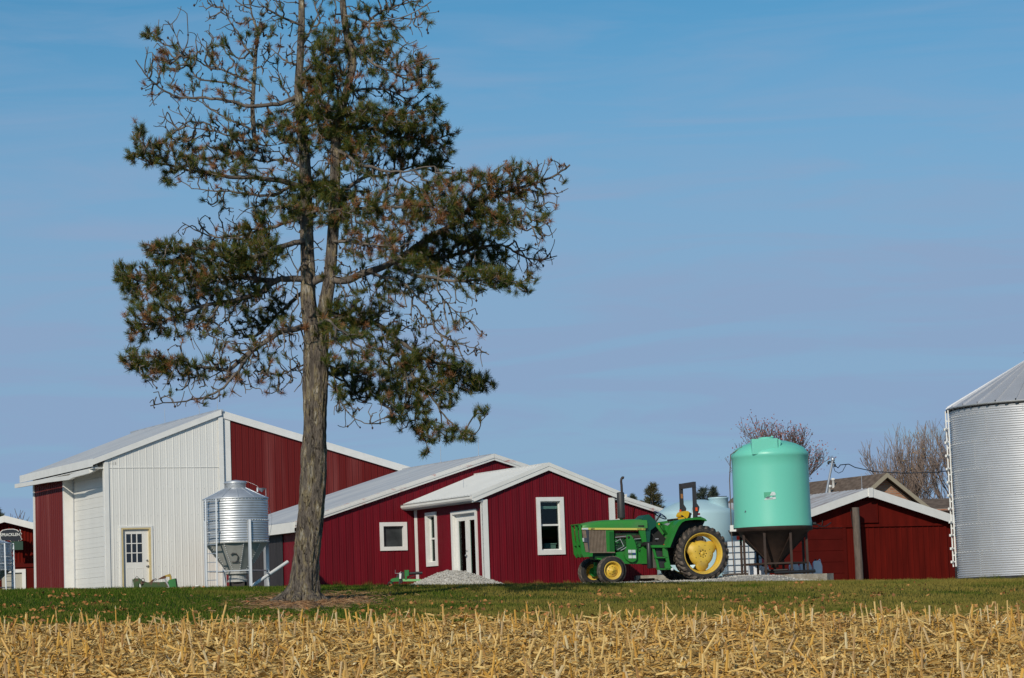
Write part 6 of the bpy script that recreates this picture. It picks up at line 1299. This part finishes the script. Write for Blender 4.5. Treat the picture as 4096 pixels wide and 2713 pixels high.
c = np.stack([x, y, z], 1); k_ = rg.normal(0, .10, (n, 1)) * Ln[:, None] * np.array([[0, 0, 1.]]); S = s * wd[:, None]; H_ = d * Ln[:, None] / 2
V = np.stack([c - H_ - S * .7, c - H_ + S * .7, c + k_ + S, c + k_ - S, c + H_ + S * .3 + k_ * .2, c + H_ - S * .3 + k_ * .2], 1).reshape(-1, 3)
F1 = (np.array([[0, 1, 2, 3], [3, 2, 4, 5]])[None] + 6 * np.arange(n)[:, None, None]).reshape(-1, 4)
cm = mat('corn_straw', (.28, .14, .03), .75, col2=[(.54, .30, .07), (.68, .41, .11), (.56, .36, .12), (.82, .58, .22), (.12, .075, .03)], island=True, thr=(0, 1))
npmesh('corn_residue', V, F1, cm, kind='stuff', label='broken corn leaves and husks lying on the harvested field')
# standing stalks in rows, each with torn leaves
P0, P1, RR = [], [], []; LV = []
row = 33.35
while row > 18.5:
    xw = .205 * row + 1.0; x = -xw
    while x < xw:
        x += rg.uniform(.06, .20) * (1.6 if math.sin(x * 1.9 + row * 2.1) < -.5 else 1)
        if rg.random() < .20: continue
        yy = row + rg.normal(0, .07); h = rg.uniform(.11, .29) * (1 if rg.random() < .8 else .55) * (1.25 if rg.random() < .08 else 1); t = rg.normal(0, .18, 2) if rg.random() < .62 else rg.normal(0, .9, 2)
        b_0 = np.array([x, yy, float(gz(x, yy)) - .03]); dd = np.array([t[0], t[1] * .7, 1]); dd /= np.linalg.norm(dd); e_ = b_0 + dd * (h + .03); r_ = rg.uniform(.0065, .013)
        P0.append(b_0); P1.append(e_); RR.append(r_)
        for _ in range(rg.integers(1, 4)):
            a = rg.uniform(0, 2 * PI); o_ = np.array([math.cos(a), math.sin(a) * .6, 0]); hh_ = rg.uniform(.3, 1.0); st_ = b_0 + dd * h * hh_; l1 = rg.uniform(.05, .20); w_ = rg.uniform(.006, .018)
            up_ = rg.uniform(-.2, 1.0); m1_ = st_ + o_ * l1 * .45 + np.array([0, 0, up_ * l1 * .5]); e1 = m1_ + o_ * l1 * .5 + np.array([0, 0, -rg.uniform(.1, 1.2) * l1]); sd_ = np.array([-o_[1], o_[0], 0]) * w_ + rg.normal(0, .003, 3)
            LV.append([st_ - sd_ * .6, st_ + sd_ * .6, m1_ + sd_, m1_ - sd_, e1 + sd_ * .3, e1 - sd_ * .3])
        if rg.random() < .6:       # shredded top
            for _ in range(3):
                q_ = e_ + np.append(rg.normal(0, .014, 2), rg.uniform(.02, .06)); sd_ = np.array([.004, .002, 0]); LV.append([e_ - sd_, e_ + sd_, (e_ + q_) / 2 + sd_, (e_ + q_) / 2 - sd_, q_ + sd_ * .3, q_ - sd_ * .3])
    row -= .76 * rg.uniform(.93, 1.07) if row < 32 else .38
P0, P1, RR = np.array(P0), np.array(P1), np.array(RR); print('stalks', len(P0))
V1, F1 = sticks(P0, P1, RR * 1.1, RR, 6)
LV = np.array(LV).reshape(-1, 3); F2 = (np.array([[0, 1, 2, 3], [3, 2, 4, 5]])[None] + 6 * np.arange(len(LV) // 6)[:, None, None]).reshape(-1, 4) + len(V1)
cs = mat('corn_stalk', (.50, .25, .04), .6, col2=[(.64, .36, .065), (.55, .33, .10), (.74, .52, .20), (.36, .18, .05), (.75, .62, .36)], island=True, thr=(0, 1))
npmesh('corn_stubble', np.concatenate([V1, LV]), np.concatenate([F1, F2]), cs, kind='stuff', label='standing cut corn stalks in rows across the field')

# repeats of one kind share a group
for pre, gname in (('plastic_jug', 'white jugs on the slab under the cone tank'), ('feed_bin', 'hopper bottom feed bins'), ('bare_tree', 'leafless trees behind the buildings'), ('house', 'houses beyond the yard'), ('shed', 'red sheds'), ('barn', 'barns')):
    for o in bpy.data.objects:
        if o.parent is None and o.name.split('.')[0] == pre and 'category' in o: o['group'] = gname
